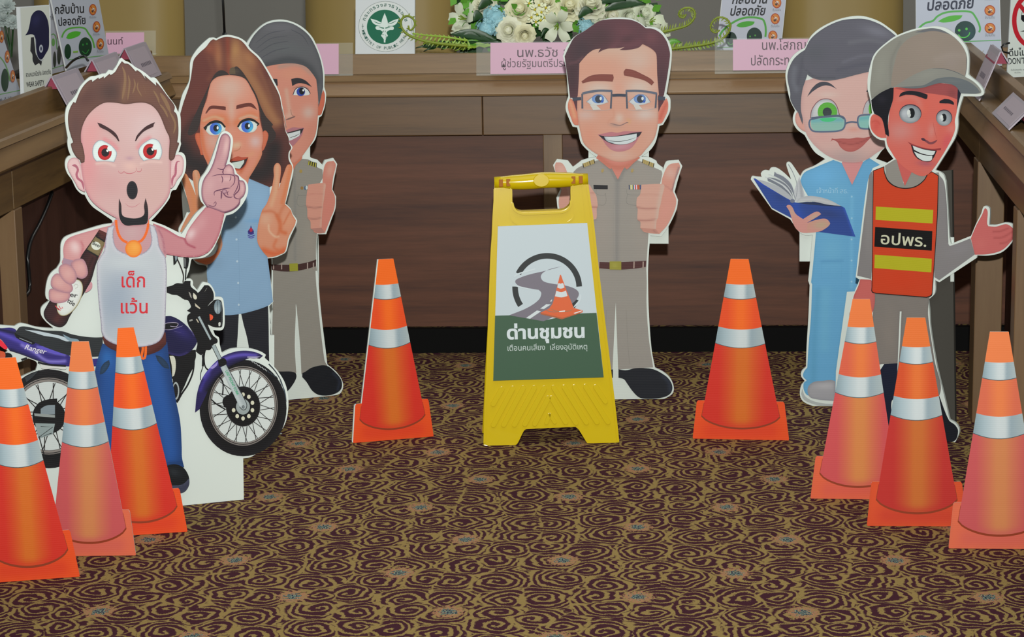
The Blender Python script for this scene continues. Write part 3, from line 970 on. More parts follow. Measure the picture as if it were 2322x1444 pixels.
r.use('A', 'printed_eyebrow')
r.poly("582,1068* 640,1085 760,1150 860,1220 915,1290 945,1372* 930,1375 880,1310 760,1210 640,1150 620,1135*", '#3a2023'); r.use("A", "printed_eyebrow#2"); r.poly("1530,1065* 1500,1070 1380,1130 1290,1210 1225,1290 1200,1370* 1215,1370 1260,1300 1350,1210 1500,1135* 1510,1090*", '#3a2023')
r.finish()
# rear prop of the rider's board: a folded foam easel
bm = bmesh.new()
for px in (150, 480):
    a = r.pl.hit(px, 1140, -0.010); a.z = 0
    n = -r.pl.n
    add_prism(bm, [a + Vector((0, 0, 0.002)), a + n * 0.12 + Vector((0, 0, 0.002)), a + Vector((0, 0, 0.30))], r.pl.x * 0.008)
bm_obj('easel_back', bm, M_FOAM, r.root)
# ------------------------------------------------------------------ officer in glasses, both thumbs up
frame('J', 1270, 30, 1540, 230, 1949); frame('K', 1270, 190, 1540, 390, 1949); frame('L', 1240, 340, 1560, 640, 1540); frame('M', 1280, 640, 1860, 940, 2322)
KHAKI, KH2 = '#938c86', '#857f79'
WH = '#cdd3cd'
o = standee('cutout_standee', 'foam board cutout of a man in glasses and khaki uniform giving two thumbs up', 'standee', (1385, 906), (1500, 905))
o.board("@J 960,70 1150,85 1300,150 1400,225* 1520,225 1650,280 1760,420 1820,560 1830,650 1810,900 1740,1330* @K 1750,170* 1800,230 1808,330 1800,440 1760,540 1685,670* 1625,690* 1600,820 1560,960 1480,1080 1390,1150 1330,1190* 1450,1200 1580,1265 1590,1300 1680,1370* "
        "@L 1265,220* 1300,130 1330,118* 1440,110* 1478,175* 1440,290 1395,455* 1432,545* 1415,650 1330,830 1250,942* 1130,935* 1115,1100 1105,1300 1105,1440 "
        "@M 765,250 790,600 822,775* 900,815 960,870 992,950 980,1010 900,1062* 460,1067* 30,1064* -50,1010 -62,950 -30,870 30,815 108,775* 140,600 165,250 "
        "@L 395,1440 395,1300 385,1100 370,935* 250,942* 170,830 120,650 105,520* 150,430* 110,300 68,165* 110,100* 230,115* 285,185* @K 225,1350* 350,1255* 480,1215 600,1195* 540,1160 420,1060 340,960 300,800 280,715* 205,700* 150,580 95,430 95,330 135,200* @J 100,900* 45,700* 110,540 230,390 400,290 560,180 740,95")
o.use('L', 'printed_uniform')
o.poly("290,240* 330,200 400,165 520,120 570,110* 985,110* 1040,130 1170,190 1250,225* 1260,260 1220,420 1150,600 1110,900* 1090,1200 1085,1300* 1090,1444 @M 745,200 765,500 805,772* 490,792* 440,792* 125,772* 165,500 185,200 @L 410,1444 415,1300* 415,1200 390,900* 350,600 300,450", KHAKI,
       ('s', "770,330 765,700 760,1200", 26, '#7d7a79', .7), ('b', 1050, 700, 120, 500, 0, '#9a8f87', .6), ('b', 600, 800, 140, 400, 0, '#9b9089', .6), ('s', "600,120 700,220 780,330 850,220 960,120", 12, '#7b7775', .6), ('s', "290,240 420,190 560,130", 10, '#7b7775', .5), grid=4)
o.poly("@M 465,180* 490,870* 540,905 600,980 650,1035 760,1060* 445,1066* 300,1062* 350,1000 390,905 432,870*", WH)
for pts in ("540,430 545,480 630,492 640,470 635,590 560,600", "870,430 880,480 1010,492", "880,480 875,580 985,605"):
    o.stroke(pts, 3, '#77736f')
o.stroke("742,600 745,1200", 3, '#a39b95')
o.stroke("@M 380,250 372,500 366,700", 4, '#88827c'); o.stroke("@M 560,250 572,500 590,740", 4, '#88827c')
o.use('L', 'printed_name_bar'); o.poly("508,380* 665,385* 665,428* 512,426*", '#201d22')
o.use('L', 'printed_ribbon_bar')
for x, c in ((893, '#37406e'), (905, '#b9b067'), (915, '#c8cbd0'), (925, '#b9b067'), (937, '#33406e'), (948, '#c8ccd0'), (960, '#c22b3c'), (972, '#c8ccd0'), (985, '#c0432f'), (998, '#b06a3a'), (1012, '#3c4876')):
    o.poly("%d,380* %d,380* %d,430* %d,430*" % (x, x + 13, x + 15, x + 2), c)
for cx in (608, 932):
    o.use('L', 'printed_collar_pin#%d' % cx)
    o.ell(cx, 225, 14, 22, '#a58d5a', ang=20)
for x0, y0, dx, dy in ((388, 150, 130, -50), (1045, 98, 130, 50)):
    o.use('L', 'printed_epaulette#%d' % x0)
    o.poly("%d,%d* %d,%d* %d,%d* %d,%d*" % (x0, y0, x0 + dx, y0 + dy, x0 + dx + 8 - (20 if dy > 0 else 0), y0 + dy + 45, x0 + 15 - (20 if dy > 0 else 0), y0 + 40), '#a8935c')
    for k in range(6):
        u = (k + .15) / 5.4
        w = 8 if k in (0, 3, 5) else 3
        o.stroke("%f,%f %f,%f" % (x0 + dx * u, y0 + dy * u, x0 + dx * u + 12 - (20 if dy > 0 else 0), y0 + dy * u + 43), w, '#2a2117' if w > 4 else '#7d6a3c', sharp=True)
o.use('L', 'printed_belt')
o.poly("412,1215* 575,1222* 760,1225 1085,1208* 1080,1275* 940,1296 760,1305 575,1290* 415,1280*", '#4d2a2a')
for x in (560, 945, 1045): o.poly("%d,1218* %d,1218* %d,1290* %d,1290*" % (x, x + 14, x + 12, x - 2), '#a08a80')
o.poly("685,1215* 812,1215* 812,1307* 685,1304*", '#918a33', ('b', 740, 1260, 40, 30, 0, '#a39c48', .7), grid=3)
o.use('M', 'printed_shoe')
o.poly("490,790* 560,797 640,780 720,778 810,790 890,830 950,880 980,950 960,1010 890,1045 760,1057 680,1045 620,990 570,920 540,880 490,865*", '#14161f', ('s', "900,850 950,910 960,980", 22, '#262c3c', .8), grid=4)
o.use('M', 'printed_shoe#2')
o.poly("440,790* 370,797 290,780 210,778 120,790 40,830 -20,880 -50,950 -30,1010 40,1045 170,1057 250,1045 310,990 360,920 390,880 440,865*", '#14161f')
o.use('L', 'printed_hand#r')
o.poly("1250,375* 1262,300 1330,165 1440,138* 1455,185 1400,340 1375,450* 1412,545 1395,650 1320,810 1230,915* 1110,905 1040,870 1100,600", '#c98d7e', ('b', 1350, 250, 60, 70, -60, '#cda296', .9), ('b', 1300, 650, 60, 200, 15, '#cd8d80', .8), ('s', "1440,190 1400,330 1370,440", 10, '#7d6468', .7), ('s', "1250,380 1310,400 1370,450", 8, '#b0776d', .6), grid=3)
o.poly("1035,378* 1270,372 1285,400 1262,490 1240,600 1225,645 1215,740 1200,760 1190,865* 1150,870 1020,850* 1018,780 990,765 990,640 978,620 985,520 1015,490", '#c9998a',
       ('s', "1000,488 1120,485 1240,490", 8, '#bd8a7c', .8), ('s', "980,625 1080,640 1225,635", 10, '#a9756b', .9), ('s', "990,765 1080,770 1200,755", 10, '#a9756b', .9), ('s', "1265,400 1225,600 1195,850", 26, '#c4a698', .9), grid=3)
o.poly("1020,850* 1190,862* 1225,910* 1120,900 1050,880", '#b98375', ('s', "1150,860 1200,915", 8, '#94655f', .5), grid=3)
o.use('L', 'printed_hand#l')
o.poly("250,375* 238,300 200,190 160,140 100,135* 85,180 120,340 160,440* 130,545 140,650 190,810 270,915* 390,905 460,870 400,600", '#c48e80', ('b', 160, 210, 60, 60, 60, '#cda296', .8), grid=3)
o.poly("465,378* 230,372 215,400 260,600 290,740 310,865* 480,850* 500,765 540,750 545,640 555,610 540,500 510,450", '#c9998a', ('s', "480,470 520,470", 8, '#b0776d', .8), ('s', "470,620 550,625", 10, '#a9756b', .9), grid=3)
o.use('K', 'printed_neck')
o.poly("590,1215* 700,1300 830,1400 @L 700,190 775,322* 850,190 @K 1090,1400 1200,1300 1310,1210* 1100,1000* 700,1000*", '#c97d70', ('s', "640,1200 780,1320 960,1370 1150,1320 1300,1200", 50, '#b86a58', .8), grid=3)
o.use('K', 'printed_ear#a')
o.poly("165,235* 205,260 280,440 305,680* 230,665 180,560 130,400 135,300", '#cc7c64', ('s', "160,290 200,400 240,540", 26, '#cf9673', .9), ('e', 12, '#bb6752', .7), grid=3)
o.use("K", "printed_ear#b")
o.poly("1745,235* 1690,290 1615,440 1597,655* 1665,640 1720,540 1765,430 1770,310", '#cb7462', ('s', "1740,330 1690,430 1640,560", 30, '#bd5c4c', .8), ('e', 12, '#cf8c78', .5), grid=3)
o.use('K', 'printed_face')
o.poly("250,-280* 330,-600 600,-620 1300,-660 1600,-480 1625,-200* 1615,200 1600,650 1560,850 1500,960 1400,1080 1310,1180 1180,1245 1010,1280 860,1262 730,1210 600,1150 470,1060 380,960 340,820 310,680 280,440", '#c9927e',
       ('b', 950, -600, 700, 180, 0, '#c3a493', .8), ('b', 1280, -380, 260, 200, 0, '#c5a99c', .8), ('b', 640, 80, 260, 130, 0, '#c8b3a8', .9), ('b', 1300, 60, 260, 160, 0, '#c8b3a8', .9), ('b', 955, 60, 90, 90, 0, '#cc9582', .9),
       ('b', 1400, 500, 190, 110, 0, '#c8b5ae', .9), ('b', 420, 510, 160, 90, 0, '#c4a79f', .8), ('b', 970, 560, 70, 80, 0, '#c9ada0', .95), ('b', 960, 1170, 230, 90, 0, '#c9a293', .95), ('b', 480, 850, 150, 170, 0, '#cb8872', .7), ('b', 1470, 850, 110, 220, 0, '#ca9886', .7), ('s', "1110,590 1140,600 1130,640", 22, '#c99a6c', .6),
       ('s', "870,420 880,540 800,600 780,640", 18, '#c48a74', .6), ('b', 900, 680, 90, 26, 10, '#a3857c', .8), ('e', 16, '#b07a6a', .6), grid=3)
o.stroke("815,650 860,655 920,672 985,680 1050,655 1095,632 1120,635", 16, '#8a6c68', taper=True); o.stroke("815,650 855,652", 14, '#5e4a4d', taper=True); o.stroke("1065,645 1120,635", 14, '#5e4a4d', taper=True)
o.use('K', 'printed_mouth')
o.poly("612,832* 700,815 830,788 940,800 1060,775 1200,780 1345,780* 1290,870 1240,960 1150,1060 1000,1108 860,1090 760,1010 700,920 660,870", '#b06f77', ('b', 1000, 1030, 180, 50, -8, '#bf8a94', .8), ('s', "720,830 900,820 1150,790", 16, '#b5727b', .7), grid=3)
o.poly("630,838* 760,860 900,855 1060,830 1200,800 1340,785* 1300,850 1255,880* 1225,935* 1100,985 960,998 830,975 745,935 690,895*", '#2a232b')
o.poly("720,865* 830,868 960,858 1100,840 1255,815* 1250,890 1225,925 1110,978 960,992 840,965 760,930", '#c6cdcf', ('s', "730,880 760,930 850,970", 26, '#97a3ac', .7), grid=3)
o.stroke("745,915 860,938 1000,940 1130,915 1240,880", 8, '#38353b', taper=True)
o.use('J', 'printed_hair')
o.poly("75,705* 150,540 240,390 400,290 500,220 640,130 800,100 1000,95 1160,110 1290,160 1400,245* 1520,255 1650,330 1740,450 1785,580 1800,680 1760,1000 1700,1340* @K 1690,200* 1700,280 1650,370 1610,460* 1605,200 @J 1618,1330* 1590,1000 1580,700 1560,640 1480,570 1350,503* 1290,560 1180,590 1060,605 970,600* 1010,580 1060,550* 960,570 850,575 780,580 700,605 625,645* 640,610 665,578* 560,595 470,650 400,720 315,820* 310,1000 300,1200 290,1350* @K 285,200 275,460* 230,320 200,230 165,230* @J 130,1100 100,880", '#56313a',
       ('b', 350, 600, 250, 300, 0, '#3c2a32', .9), ('b', 650, 380, 220, 160, -10, '#43292f', .8), ('s', "860,560 960,480 1100,520 1290,480", 60, '#6b3d46', .6), ('b', 1050, 300, 180, 140, 20, '#63363f', .7), ('b', 1500, 400, 120, 120, 0, '#6c3e45', .8), ('b', 1100, 420, 120, 60, -20, '#482a31', .6), ('b', 200, 1050, 120, 300, 0, '#3a262c', .8), ('b', 1660, 1100, 100, 300, 0, '#472a31', .8), ('s', "160,820 260,800 380,720", 20, '#6b4349', .6), grid=4)
o.use('J', 'printed_eyebrow#l'); o.poly("350,1115* 480,1030 620,1000 780,998 865,1003* 878,1055 860,1118* 700,1110 500,1115 370,1148*", '#7d4038', ('e', 12, '#6b352f', .4), grid=3)
o.use('J', 'printed_eyebrow#r'); o.poly("1075,910* 1200,930 1350,1000 1480,1070 1540,1130* 1500,1180* 1400,1110 1250,1060 1050,1018* 1040,960", '#7d4038', ('e', 12, '#6b352f', .4), grid=3)
for k, (dx, a) in enumerate(((0, 430), (735, 1120))):
    o.use('K', 'printed_eye#%d' % k)
    o.poly("%d,290* %d,220 %d,175 %d,175 %d,300* %d,340 %d,350" % (a, a + 90, a + 190, a + 260, a + 360, a + 240, a + 100), '#c3c6c9', ('e', 18, '#a6adb5', .5), grid=3)
    cx = 620 + dx - (50 if k else 0)
    o.ell(cx, 245, 100, 75, '#5b7cb8', ('b', cx - 40, 250, 60, 60, 0, '#7f9cc8', .7), grid=2.5)
    o.ell(cx + 10, 250, 58, 62, '#353b49'); o.ell(cx + 45, 240, 20, 30, '#cdd4da'); o.poly("%d,275* %d,268* %d,308* %d,310*" % (cx + 50, cx + 100, cx + 85, cx + 55), '#2f58b0')
    o.stroke("%d,300 %d,220 %d,178 %d,190 %d,300" % (a, a + 90, a + 190, a + 280, a + 362), 6, '#6f6870')
o.use('K', 'printed_glasses')
o.poly("490,345* 560,318* 670,422* 540,428*", '#c5c1bb'); o.poly("1200,345* 1265,320* 1350,418* 1240,424*", '#c5c1bb')
for pts in ("365,405 362,170 480,135 640,115 845,118 830,405", "1098,405 1085,115 1250,115 1420,130 1578,160 1562,395"):
    P, _c = parse(pts, 'K')
    o.stroke(" ".join("%s%s" % (p, '*') for p in pts.split()), 30, '#4d5160', sharp=False)
o.stroke("365,160 480,130 640,112 850,118", 36, '#5d6272'); o.stroke("1080,118 1250,115 1420,128 1585,160", 36, '#5d6272')
o.stroke("205,255 345,240", 56, '#3d4150', w1=50); o.stroke("1600,235 1720,240", 62, '#3d4150', w1=60); o.stroke("855,190 960,185 1075,190", 44, '#3b3f4e')
o.stroke("375,425 600,442 825,422", 5, '#9aa0a2'); o.stroke("1110,425 1350,438 1560,405", 5, '#9aa0a2')
o.finish()
o.board("@L 1130,800* 1328,830* 1328,1022* 900,1020* 900,800*", back=0.010, thick=0.006, name='back_support', sharp=True)
o.board("@K 465,1100* 1455,1100* 1455,1230* 465,1230*", back=0.010, thick=0.006, name='back_support', sharp=True)
o.board("@ 1350,300* 1440,300* 1440,905* 1350,905*", back=0.017, thick=0.008, name='back_support', sharp=True)

# ------------------------------------------------------------------ second officer, half hidden by the woman
frame('Q', 550, 30, 780, 380, 949); frame('S', 640, 340, 780, 640, 674); frame('R4', 0, 480, 780, 960, 2322); frame('R6', 680, 640, 1180, 940, 2322)
q = standee('cutout_standee', 'foam board cutout of a grey haired khaki uniformed man half hidden behind the woman', 'standee', (655, 907), (770, 896))
q.board("@Q 340,60 450,75 560,130 650,220 700,320 740,430 765,550 765,690* 782,760 770,870 740,960* 715,975* 700,1100 680,1180 630,1250* 630,1340 700,1370* 750,1420* 770,1375* 850,1355* 885,1410 "
        "@S 598,165* 570,300 548,430* 588,510* 580,640 540,750 480,918* 385,920* 375,1050 385,1300* 400,1444 @R4 2150,160* 2145,300 2160,600 2210,1030* 2270,1080 2310,1140 2315,1190 2290,1230 2200,1245* 1950,1280* 1880,1270 1850,1180 1850,1000 1820,700 1830,300 @ 590,560 590,420 560,350 556,200 @Q 20,500 20,340 45,270 120,170 220,90")
q.use('S', 'printed_uniform')
q.poly("-180,200* 110,200* 215,95* 300,110 370,180 440,215* 445,300* 400,400 380,900* 370,1050 370,1230 380,1320* @R4 2130,400 2145,600 2190,1000 2210,1040* 2040,1090* 2035,1100* 2025,900 2000,620* 1990,900 2000,1090* 1830,1090* 1840,300 @ 600,480 590,420", '#89837b',
       ('s', "@S 130,200 140,600 140,1200", 12, '#777573', .6), ('b', 300, 1000, 90, 300, 0, '#948a80', .6), ('s', "@R4 2160,500 2190,1000", 30, '#807a74', .6), grid=4)
q.poly("@R4 1996,620* 2005,700 2025,900 2035,1110* 2060,1150 2120,1215 2200,1240* 1950,1278* 1960,1200 2000,1120 2003,1100*", WH)
q.stroke("175,470 170,600 260,610", 3, '#716f6c'); q.stroke("170,498 270,495", 3, '#716f6c')
q.use('S', 'printed_epaulette')
q.poly("285,118* 378,140* 375,192* 280,160*", '#2c2a20')
for k in range(4): q.stroke("%d,%d %d,%d" % (294 + k * 24, 122 + k * 7, 288 + k * 24, 165 + k * 8), 13, '#a59d3d', sharp=True)
q.use('S', 'printed_medals'); q.ell(203, 232, 16, 20, '#9a8146'); q.use("S", "printed_medals#2"); q.ell(215, 415, 16, 18, '#8a6a3a'); q.ell(250, 415, 10, 22, '#3d5a78'); q.ell(266, 410, 12, 22, '#bcc4c4')
q.use('R4', 'printed_belt')
q.poly("1830,355* 1900,358 2000,355 2080,340 2135,322* 2132,368* 2060,388 1980,402 1900,402 1835,392*", '#3e2523')
for x in (1843, 1897, 2072, 2112): q.poly("%d,345* %d,342* %d,388* %d,390*" % (x, x + 8, x + 8, x), '#9a8880')
q.poly("1953,350* 2010,348* 2012,400* 1955,402*", '#8f8c2c')
q.use('R4', 'printed_shoe')
q.poly("1820,1080* 1900,1078 1990,1085 2000,1120 1960,1190 1920,1230* 1860,1230", '#14161c')
q.use("R4", "printed_shoe#2")
q.poly("2040,1090* 2060,1080 2110,1050 2200,1038 2260,1080 2305,1140 2300,1200 2240,1235 2160,1238 2110,1210 2070,1150 2040,1115*", '#101219', ('s', "2250,1090 2290,1140 2280,1200", 10, '#222838', .8), grid=3)
q.use('S', 'printed_hand')
q.poly("440,360* 445,260 480,140 560,118* 585,160 555,300 540,430* 575,510 568,640 530,740 465,905* 390,910 340,880 380,600", '#c27a6b', ('b', 520, 220, 40, 80, 10, '#c69282', .9), ('b', 500, 650, 40, 150, 10, '#c5796c', .8), grid=3)
q.poly("285,378* 430,360 472,365 465,460 445,610 432,740 430,850* 310,860* 305,775 278,745 272,640 260,600 265,500", '#c68a79', ('s', "265,490 360,475 460,480", 7, '#ba7c6e', .8), ('s', "262,615 350,632 440,620", 8, '#9c6a60', .9), ('s', "280,745 350,752 430,740", 8, '#9c6a60', .9), ('s', "465,380 450,600 425,830", 14, '#c4a090', .8), grid=3)
q.poly("310,858* 430,848* 465,905* 390,905", '#a8756a')
q.use('Q', 'printed_neck')
q.poly("400,1350* 560,1320* 555,1360 500,1420 450,1500 350,1500", '#c27058')
q.use('Q', 'printed_ear'); q.poly("755,715* 770,760 765,850 738,945* 705,955 708,850", '#bd624b', ('e', 8, '#a9543f', .6), grid=3)
q.use('Q', 'printed_face')
q.poly("150,500* 400,440 600,480 700,640 708,850 705,960 690,1100 665,1180 600,1280 540,1360* 470,1400 380,1300 300,1100 200,900 150,700", '#c58270',
       ('b', 620, 930, 60, 60, 0, '#c0a297', .95), ('s', "410,720 430,860 445,940", 20, '#c49c8a', .8), ('s', "350,500 520,480 640,560", 22, '#a5857a', .8), ('b', 470, 570, 120, 50, 0, '#c98a72', .7), ('b', 650, 1100, 50, 150, 15, '#bd7a68', .6), ('b', 430, 960, 40, 30, 0, '#c9a08e', .8), ('e', 8, '#a96b58', .5), grid=3)
q.stroke("400,1000 440,985 480,970 495,965", 14, '#7a5a54', taper=True); q.stroke("450,900 462,950 490,965", 5, '#96695c')
q.use('Q', 'printed_hair')
q.poly("30,400* 60,290 120,190 220,105 340,78 450,92 550,145 630,220 690,330 730,440 752,560 755,690* 735,780 712,880* 705,760 690,620* 650,560 590,500 500,472 380,472 240,495 100,540*", '#5a595d', ('e', 20, '#4b4b50', .7), ('b', 420, 330, 200, 60, 5, '#5c5f61', .6), ('b', 350, 130, 180, 50, 0, '#66646a', .8), ('s', "230,480 450,435 620,500 700,640", 34, '#434448', .8), grid=3)
for pts in ("120,280 250,190 400,160", "130,330 260,240 420,210", "150,370 280,290 430,260", "450,150 560,210 620,300", "170,420 300,350 440,320"):
    q.stroke(pts, 8, '#4e4e54', taper=True)
q.use('Q', 'printed_eyebrow'); q.poly("455,615* 520,605 590,630 650,690* 580,660 520,655 465,680*", '#2f2b30'); 
q.use('Q', 'printed_eyebrow#b'); q.poly("280,612* 325,615* 330,680* 300,670*", '#2f2b30')
q.use('Q', 'printed_eye')
q.poly("472,765* 500,710 555,692 600,710 632,750 600,768", '#c9cbca'); q.ell(545, 735, 40, 40, '#2a3f96'); q.ell(555, 728, 26, 32, '#15151d'); q.ell(568, 720, 8, 11, '#d8dbe0'); q.stroke("472,762 500,705 560,690 610,712 634,752", 7, '#39303a'); q.stroke("470,700 530,680 590,690 620,705", 6, '#a3766b')
q.use('Q', 'printed_mouth')
q.poly("400,1100* 470,1068 530,1072 575,1070* 555,1140 520,1190 470,1240 420,1250*", '#a56b74'); q.poly("405,1120* 480,1100 572,1075* 545,1130 500,1165 440,1190 410,1190*", '#2c2528'); q.poly("405,1130* 480,1112 540,1095* 535,1140 490,1170 440,1192 410,1190*", '#c4c7c8'); q.stroke("440,1165 490,1150 535,1125", 5, '#333333', taper=True)
q.finish()
q.board("@Q 560,1250* 632,1250* 632,1420* 560,1420*", back=0.010, thick=0.006, name='back_support', sharp=True)
q.board("@ 640,500* 700,500* 700,905* 640,908*", back=0.010, thick=0.008, name='back_support', sharp=True)

# ------------------------------------------------------------------ long haired woman with raised hands
frame('N', 400, 70, 680, 290, 1838); frame('O', 400, 240, 680, 440, 2022); frame('P', 400, 360, 680, 740, 1064)
w = standee('cutout_standee', 'foam board cutout of a long haired woman in a light blue shirt raising both hands', 'standee', (440, 1000), (640, 985))
w.board("@N 760,60 860,75 960,110 1040,170 1100,260 1240,390 1330,530 1440,720 1540,940 1580,1130 1640,1444* @O 1725,0* 1750,200 1790,400 1840,490* 1850,600 1900,680 1860,760 1860,860 1910,970* 1915,1080 1830,1444* "
        "@P 940,385* 985,430 1000,470 1040,530 1030,570 975,690 945,800 900,830 850,850 785,858* 800,960 835,1230* 800,1272* @R4 1820,660 1830,760* @ 612,720 622,985* 640,983* 640,990* 430,1002* 440,900 470,720 "
        "@P 265,940* 255,920* 180,905 145,870* 100,760 20,640* 20,600 60,530 90,460* 120,460 60,250 30,170* @ 408,330 404,262 @N 30,1200 90,950 190,740 210,450 290,300 400,180 490,105* 560,100 600,115* 680,75")
w.use('P', 'printed_trousers')
w.poly("300,1300* 440,1340 560,1330 790,1265* 795,1444 @R4 1815,900 1825,1350* 1700,1350* 1680,920 1625,690* 1600,900 1600,1350* 1420,1350* 1420,800*", '#15151e')
w.poly("@R4 1612,690* 1628,690* 1680,920* 1690,1350* 1600,1350* 1600,920*", WH)
w.use('P', 'printed_shirt')
w.poly("420,300* 620,165* 805,240* 800,700 785,850* 800,960 832,1230* 790,1265 680,1305 540,1338 400,1345 300,1310* 275,1100 265,940 330,820 385,700* 400,480*", '#7d9bb8',
       ('b', 700, 350, 100, 150, 0, '#83a5c4', .6), ('b', 700, 535, 100, 16, 0, '#6a95bd', .9), ('b', 470, 520, 80, 100, -30, '#70808c', .7), ('b', 350, 900, 60, 60, 0, '#7690ab', .6), ('e', 14, '#6f8dab', .5), grid=4)
w.stroke("515,330 540,900 545,1300", 2.5, '#7390ac')
for cx, cy in ((512, 505), (518, 695), (524, 883), (532, 1070), (537, 1257)): w.ell(cx, cy, 9, 10, '#a9bccb')
w.use('P', 'printed_emblem')
w.poly("642,572* 652,600* 668,625 660,645 625,645 615,625 635,600*", '#30206a'); w.ell(643, 612, 14, 18, '#a02040'); w.stroke("618,640 643,652 668,640", 9, '#3b3488'); w.stroke("610,655 643,668 680,655", 8, '#3b3488', taper=True); w.stroke("612,670 643,682 676,672", 7, '#4a3f9a', taper=True)
w.use('N', 'printed_hair')
w.poly("60,1225* 110,1050 180,850 215,700 235,560 260,430 340,330 440,240 500,160 545,125 590,140* 680,100 760,88 860,105 950,135 1020,200 1080,280 1210,400 1310,540 1420,740 1530,960 1565,1130 1610,1444 @O 1740,200 1790,420 1835,520 1850,620 1880,690 1840,760 1840,880 1890,980* 1800,1200 1525,1330* 1180,1185* 700,1300* 300,1250* 100,1100* 60,1000 @N 40,1400", '#5a2a24',
       ('b', 620, 350, 70, 260, -5, '#9a6340', .9), ('b', 880, 330, 100, 260, 0, '#a57848', .95), ('b', 1080, 420, 120, 200, -35, '#9d6a44', .9), ('s', "760,100 770,350 790,640", 34, '#7a3524', .9), ('s', "340,380 400,600 300,900", 110, '#5f2c25', .8), ('b', 500, 260, 90, 120, -40, '#85452f', .9), ('s', "480,400 540,600 480,720", 40, '#6d3a2c', .7),
       ('s', "900,450 1100,700 1250,950 1380,1200 1480,1340", 120, '#946442', .95), ('s', "1240,600 1340,820 1420,1050", 34, '#7a4c36', .7), ('s', "1400,750 1500,1000 1560,1250", 60, '#6a3f30', .8), ('s', "@O 60,700 200,900 400,1000 700,1200 1400,1100 1550,900 1600,700", 190, '#1f1618', .98), ('s', "@O 100,480 300,200", 60, '#3a1e1c', .8), ('b', 1200, 1500, 60, 200, 0, '#3a2220', .0), ('s', "@O 1760,400 1790,600 1800,900", 70, '#4e2823', .9), ('e', 12, '#54291f', .5), grid=3.5)
w.poly("490,800* 560,660 620,600 680,585 740,610 790,660* 880,530 950,570 1040,690 1100,790 1180,930 1250,1110 1330,1270 1440,1400 @O 1560,330 1630,470 1560,600 1450,590 1425,440 1380,200 1350,60 1000,-300 600,-300 @N 480,880 380,1250 330,1444 @O 380,300 330,420 200,480 @N 190,1444 300,1200 420,950", '#2f2322', ('b', 880, 600, 60, 50, 30, '#4b4034', .8), grid=4)
w.poly("785,640* 800,560 850,540* 870,560 880,640*", '#584936', grid=3)
w.use('O', 'printed_ear#l'); w.poly("385,440* 320,450 305,500 330,600 380,720 400,800 440,800* 420,600", '#c06040', ('e', 16, '#a24a30', .7), grid=3)
w.use('O', 'printed_ear#r'); w.poly("1410,440* 1450,400 1500,450 1505,500 1480,600 1430,720 1400,740*", '#bd6448', ('e', 12, '#a9503a', .7), grid=3)
w.use('N', 'printed_face')
w.poly("480,880* 520,760 600,690 720,662 880,665 1000,700 1060,760 1120,870 1180,990 1225,1140 1240,1300 1270,1444 @O 1410,400 1420,560 1400,680 1400,800 1300,1000 1190,1180* 1150,1300 900,1400 700,1300 560,1100 500,930 440,800 400,600 385,400 400,200 440,40 @N 450,1020", '#c8806a',
       ('b', 800, 850, 240, 200, 0, '#c4a193', .95), ('b', 820, 1150, 60, 260, 0, '#c49b8a', .9), ('s', "@O 440,260 620,190 780,200 830,300", 60, '#c5714e', .9), ('s', "@O 980,280 1100,180 1250,140 1330,200", 60, '#c5714e', .9), ('b', 540, 1250, 60, 40, 0, '#c59478', .0), ('s', "@O 450,240 620,180 760,220", 20, '#c49878', .9), ('s', "@O 1040,210 1200,160 1320,200", 20, '#c09a82', .9),
       ('b', 620, 1750, 90, 80, 0, '#c5a194', .0), ('s', "@O 590,560 600,600", 100, '#c4988a', .8), ('s', "@O 1290,580 1290,590", 90, '#c4a5a2', .9), ('s', "@O 960,650 1010,640", 50, '#c9a68a', .9), ('s', "@O 400,400 450,700 520,900", 34, '#c2653f', .8), ('s', "@O 1180,820 1250,780", 40, '#c98c6c', .6), ('s', "@O 1050,1080 1100,1000 1150,900", 30, '#b65d3c', .8), ('s', "@O 1170,1180 1300,980 1400,750", 30, '#c0795a', .8), ('e', 10, '#a8624c', .5), grid=3)
w.use('O', 'printed_nose'); w.stroke("920,740 980,735 1040,700 1055,650", 18, '#b5755c', taper=True)
w.use('O', 'printed_mouth')
w.poly("870,890* 940,850 1010,825 1070,840 1180,835* 1140,960 1080,1040 1000,1060 900,1040*", '#a9452f'); w.poly("900,905* 1000,900 1110,880 1170,850* 1130,950 1070,1020 1000,1030 900,1000*", '#2f1c1c'); w.poly("900,930* 1000,915 1110,885* 1105,930 1070,980 1040,1025 980,1020 900,1000*", '#bcc5bf')
w.use('N', 'printed_eyebrow#l'); w.poly("430,1228* 480,1140 520,1112 700,1120* 735,1130* 735,1180* 560,1160 500,1170 450,1228*", '#5f2a22')
w.use('N', 'printed_eyebrow#r'); w.poly("895,1110* 980,1085 1110,1075 1160,1110 1202,1175* 1130,1140 1080,1125 890,1165*", '#5f2a22')
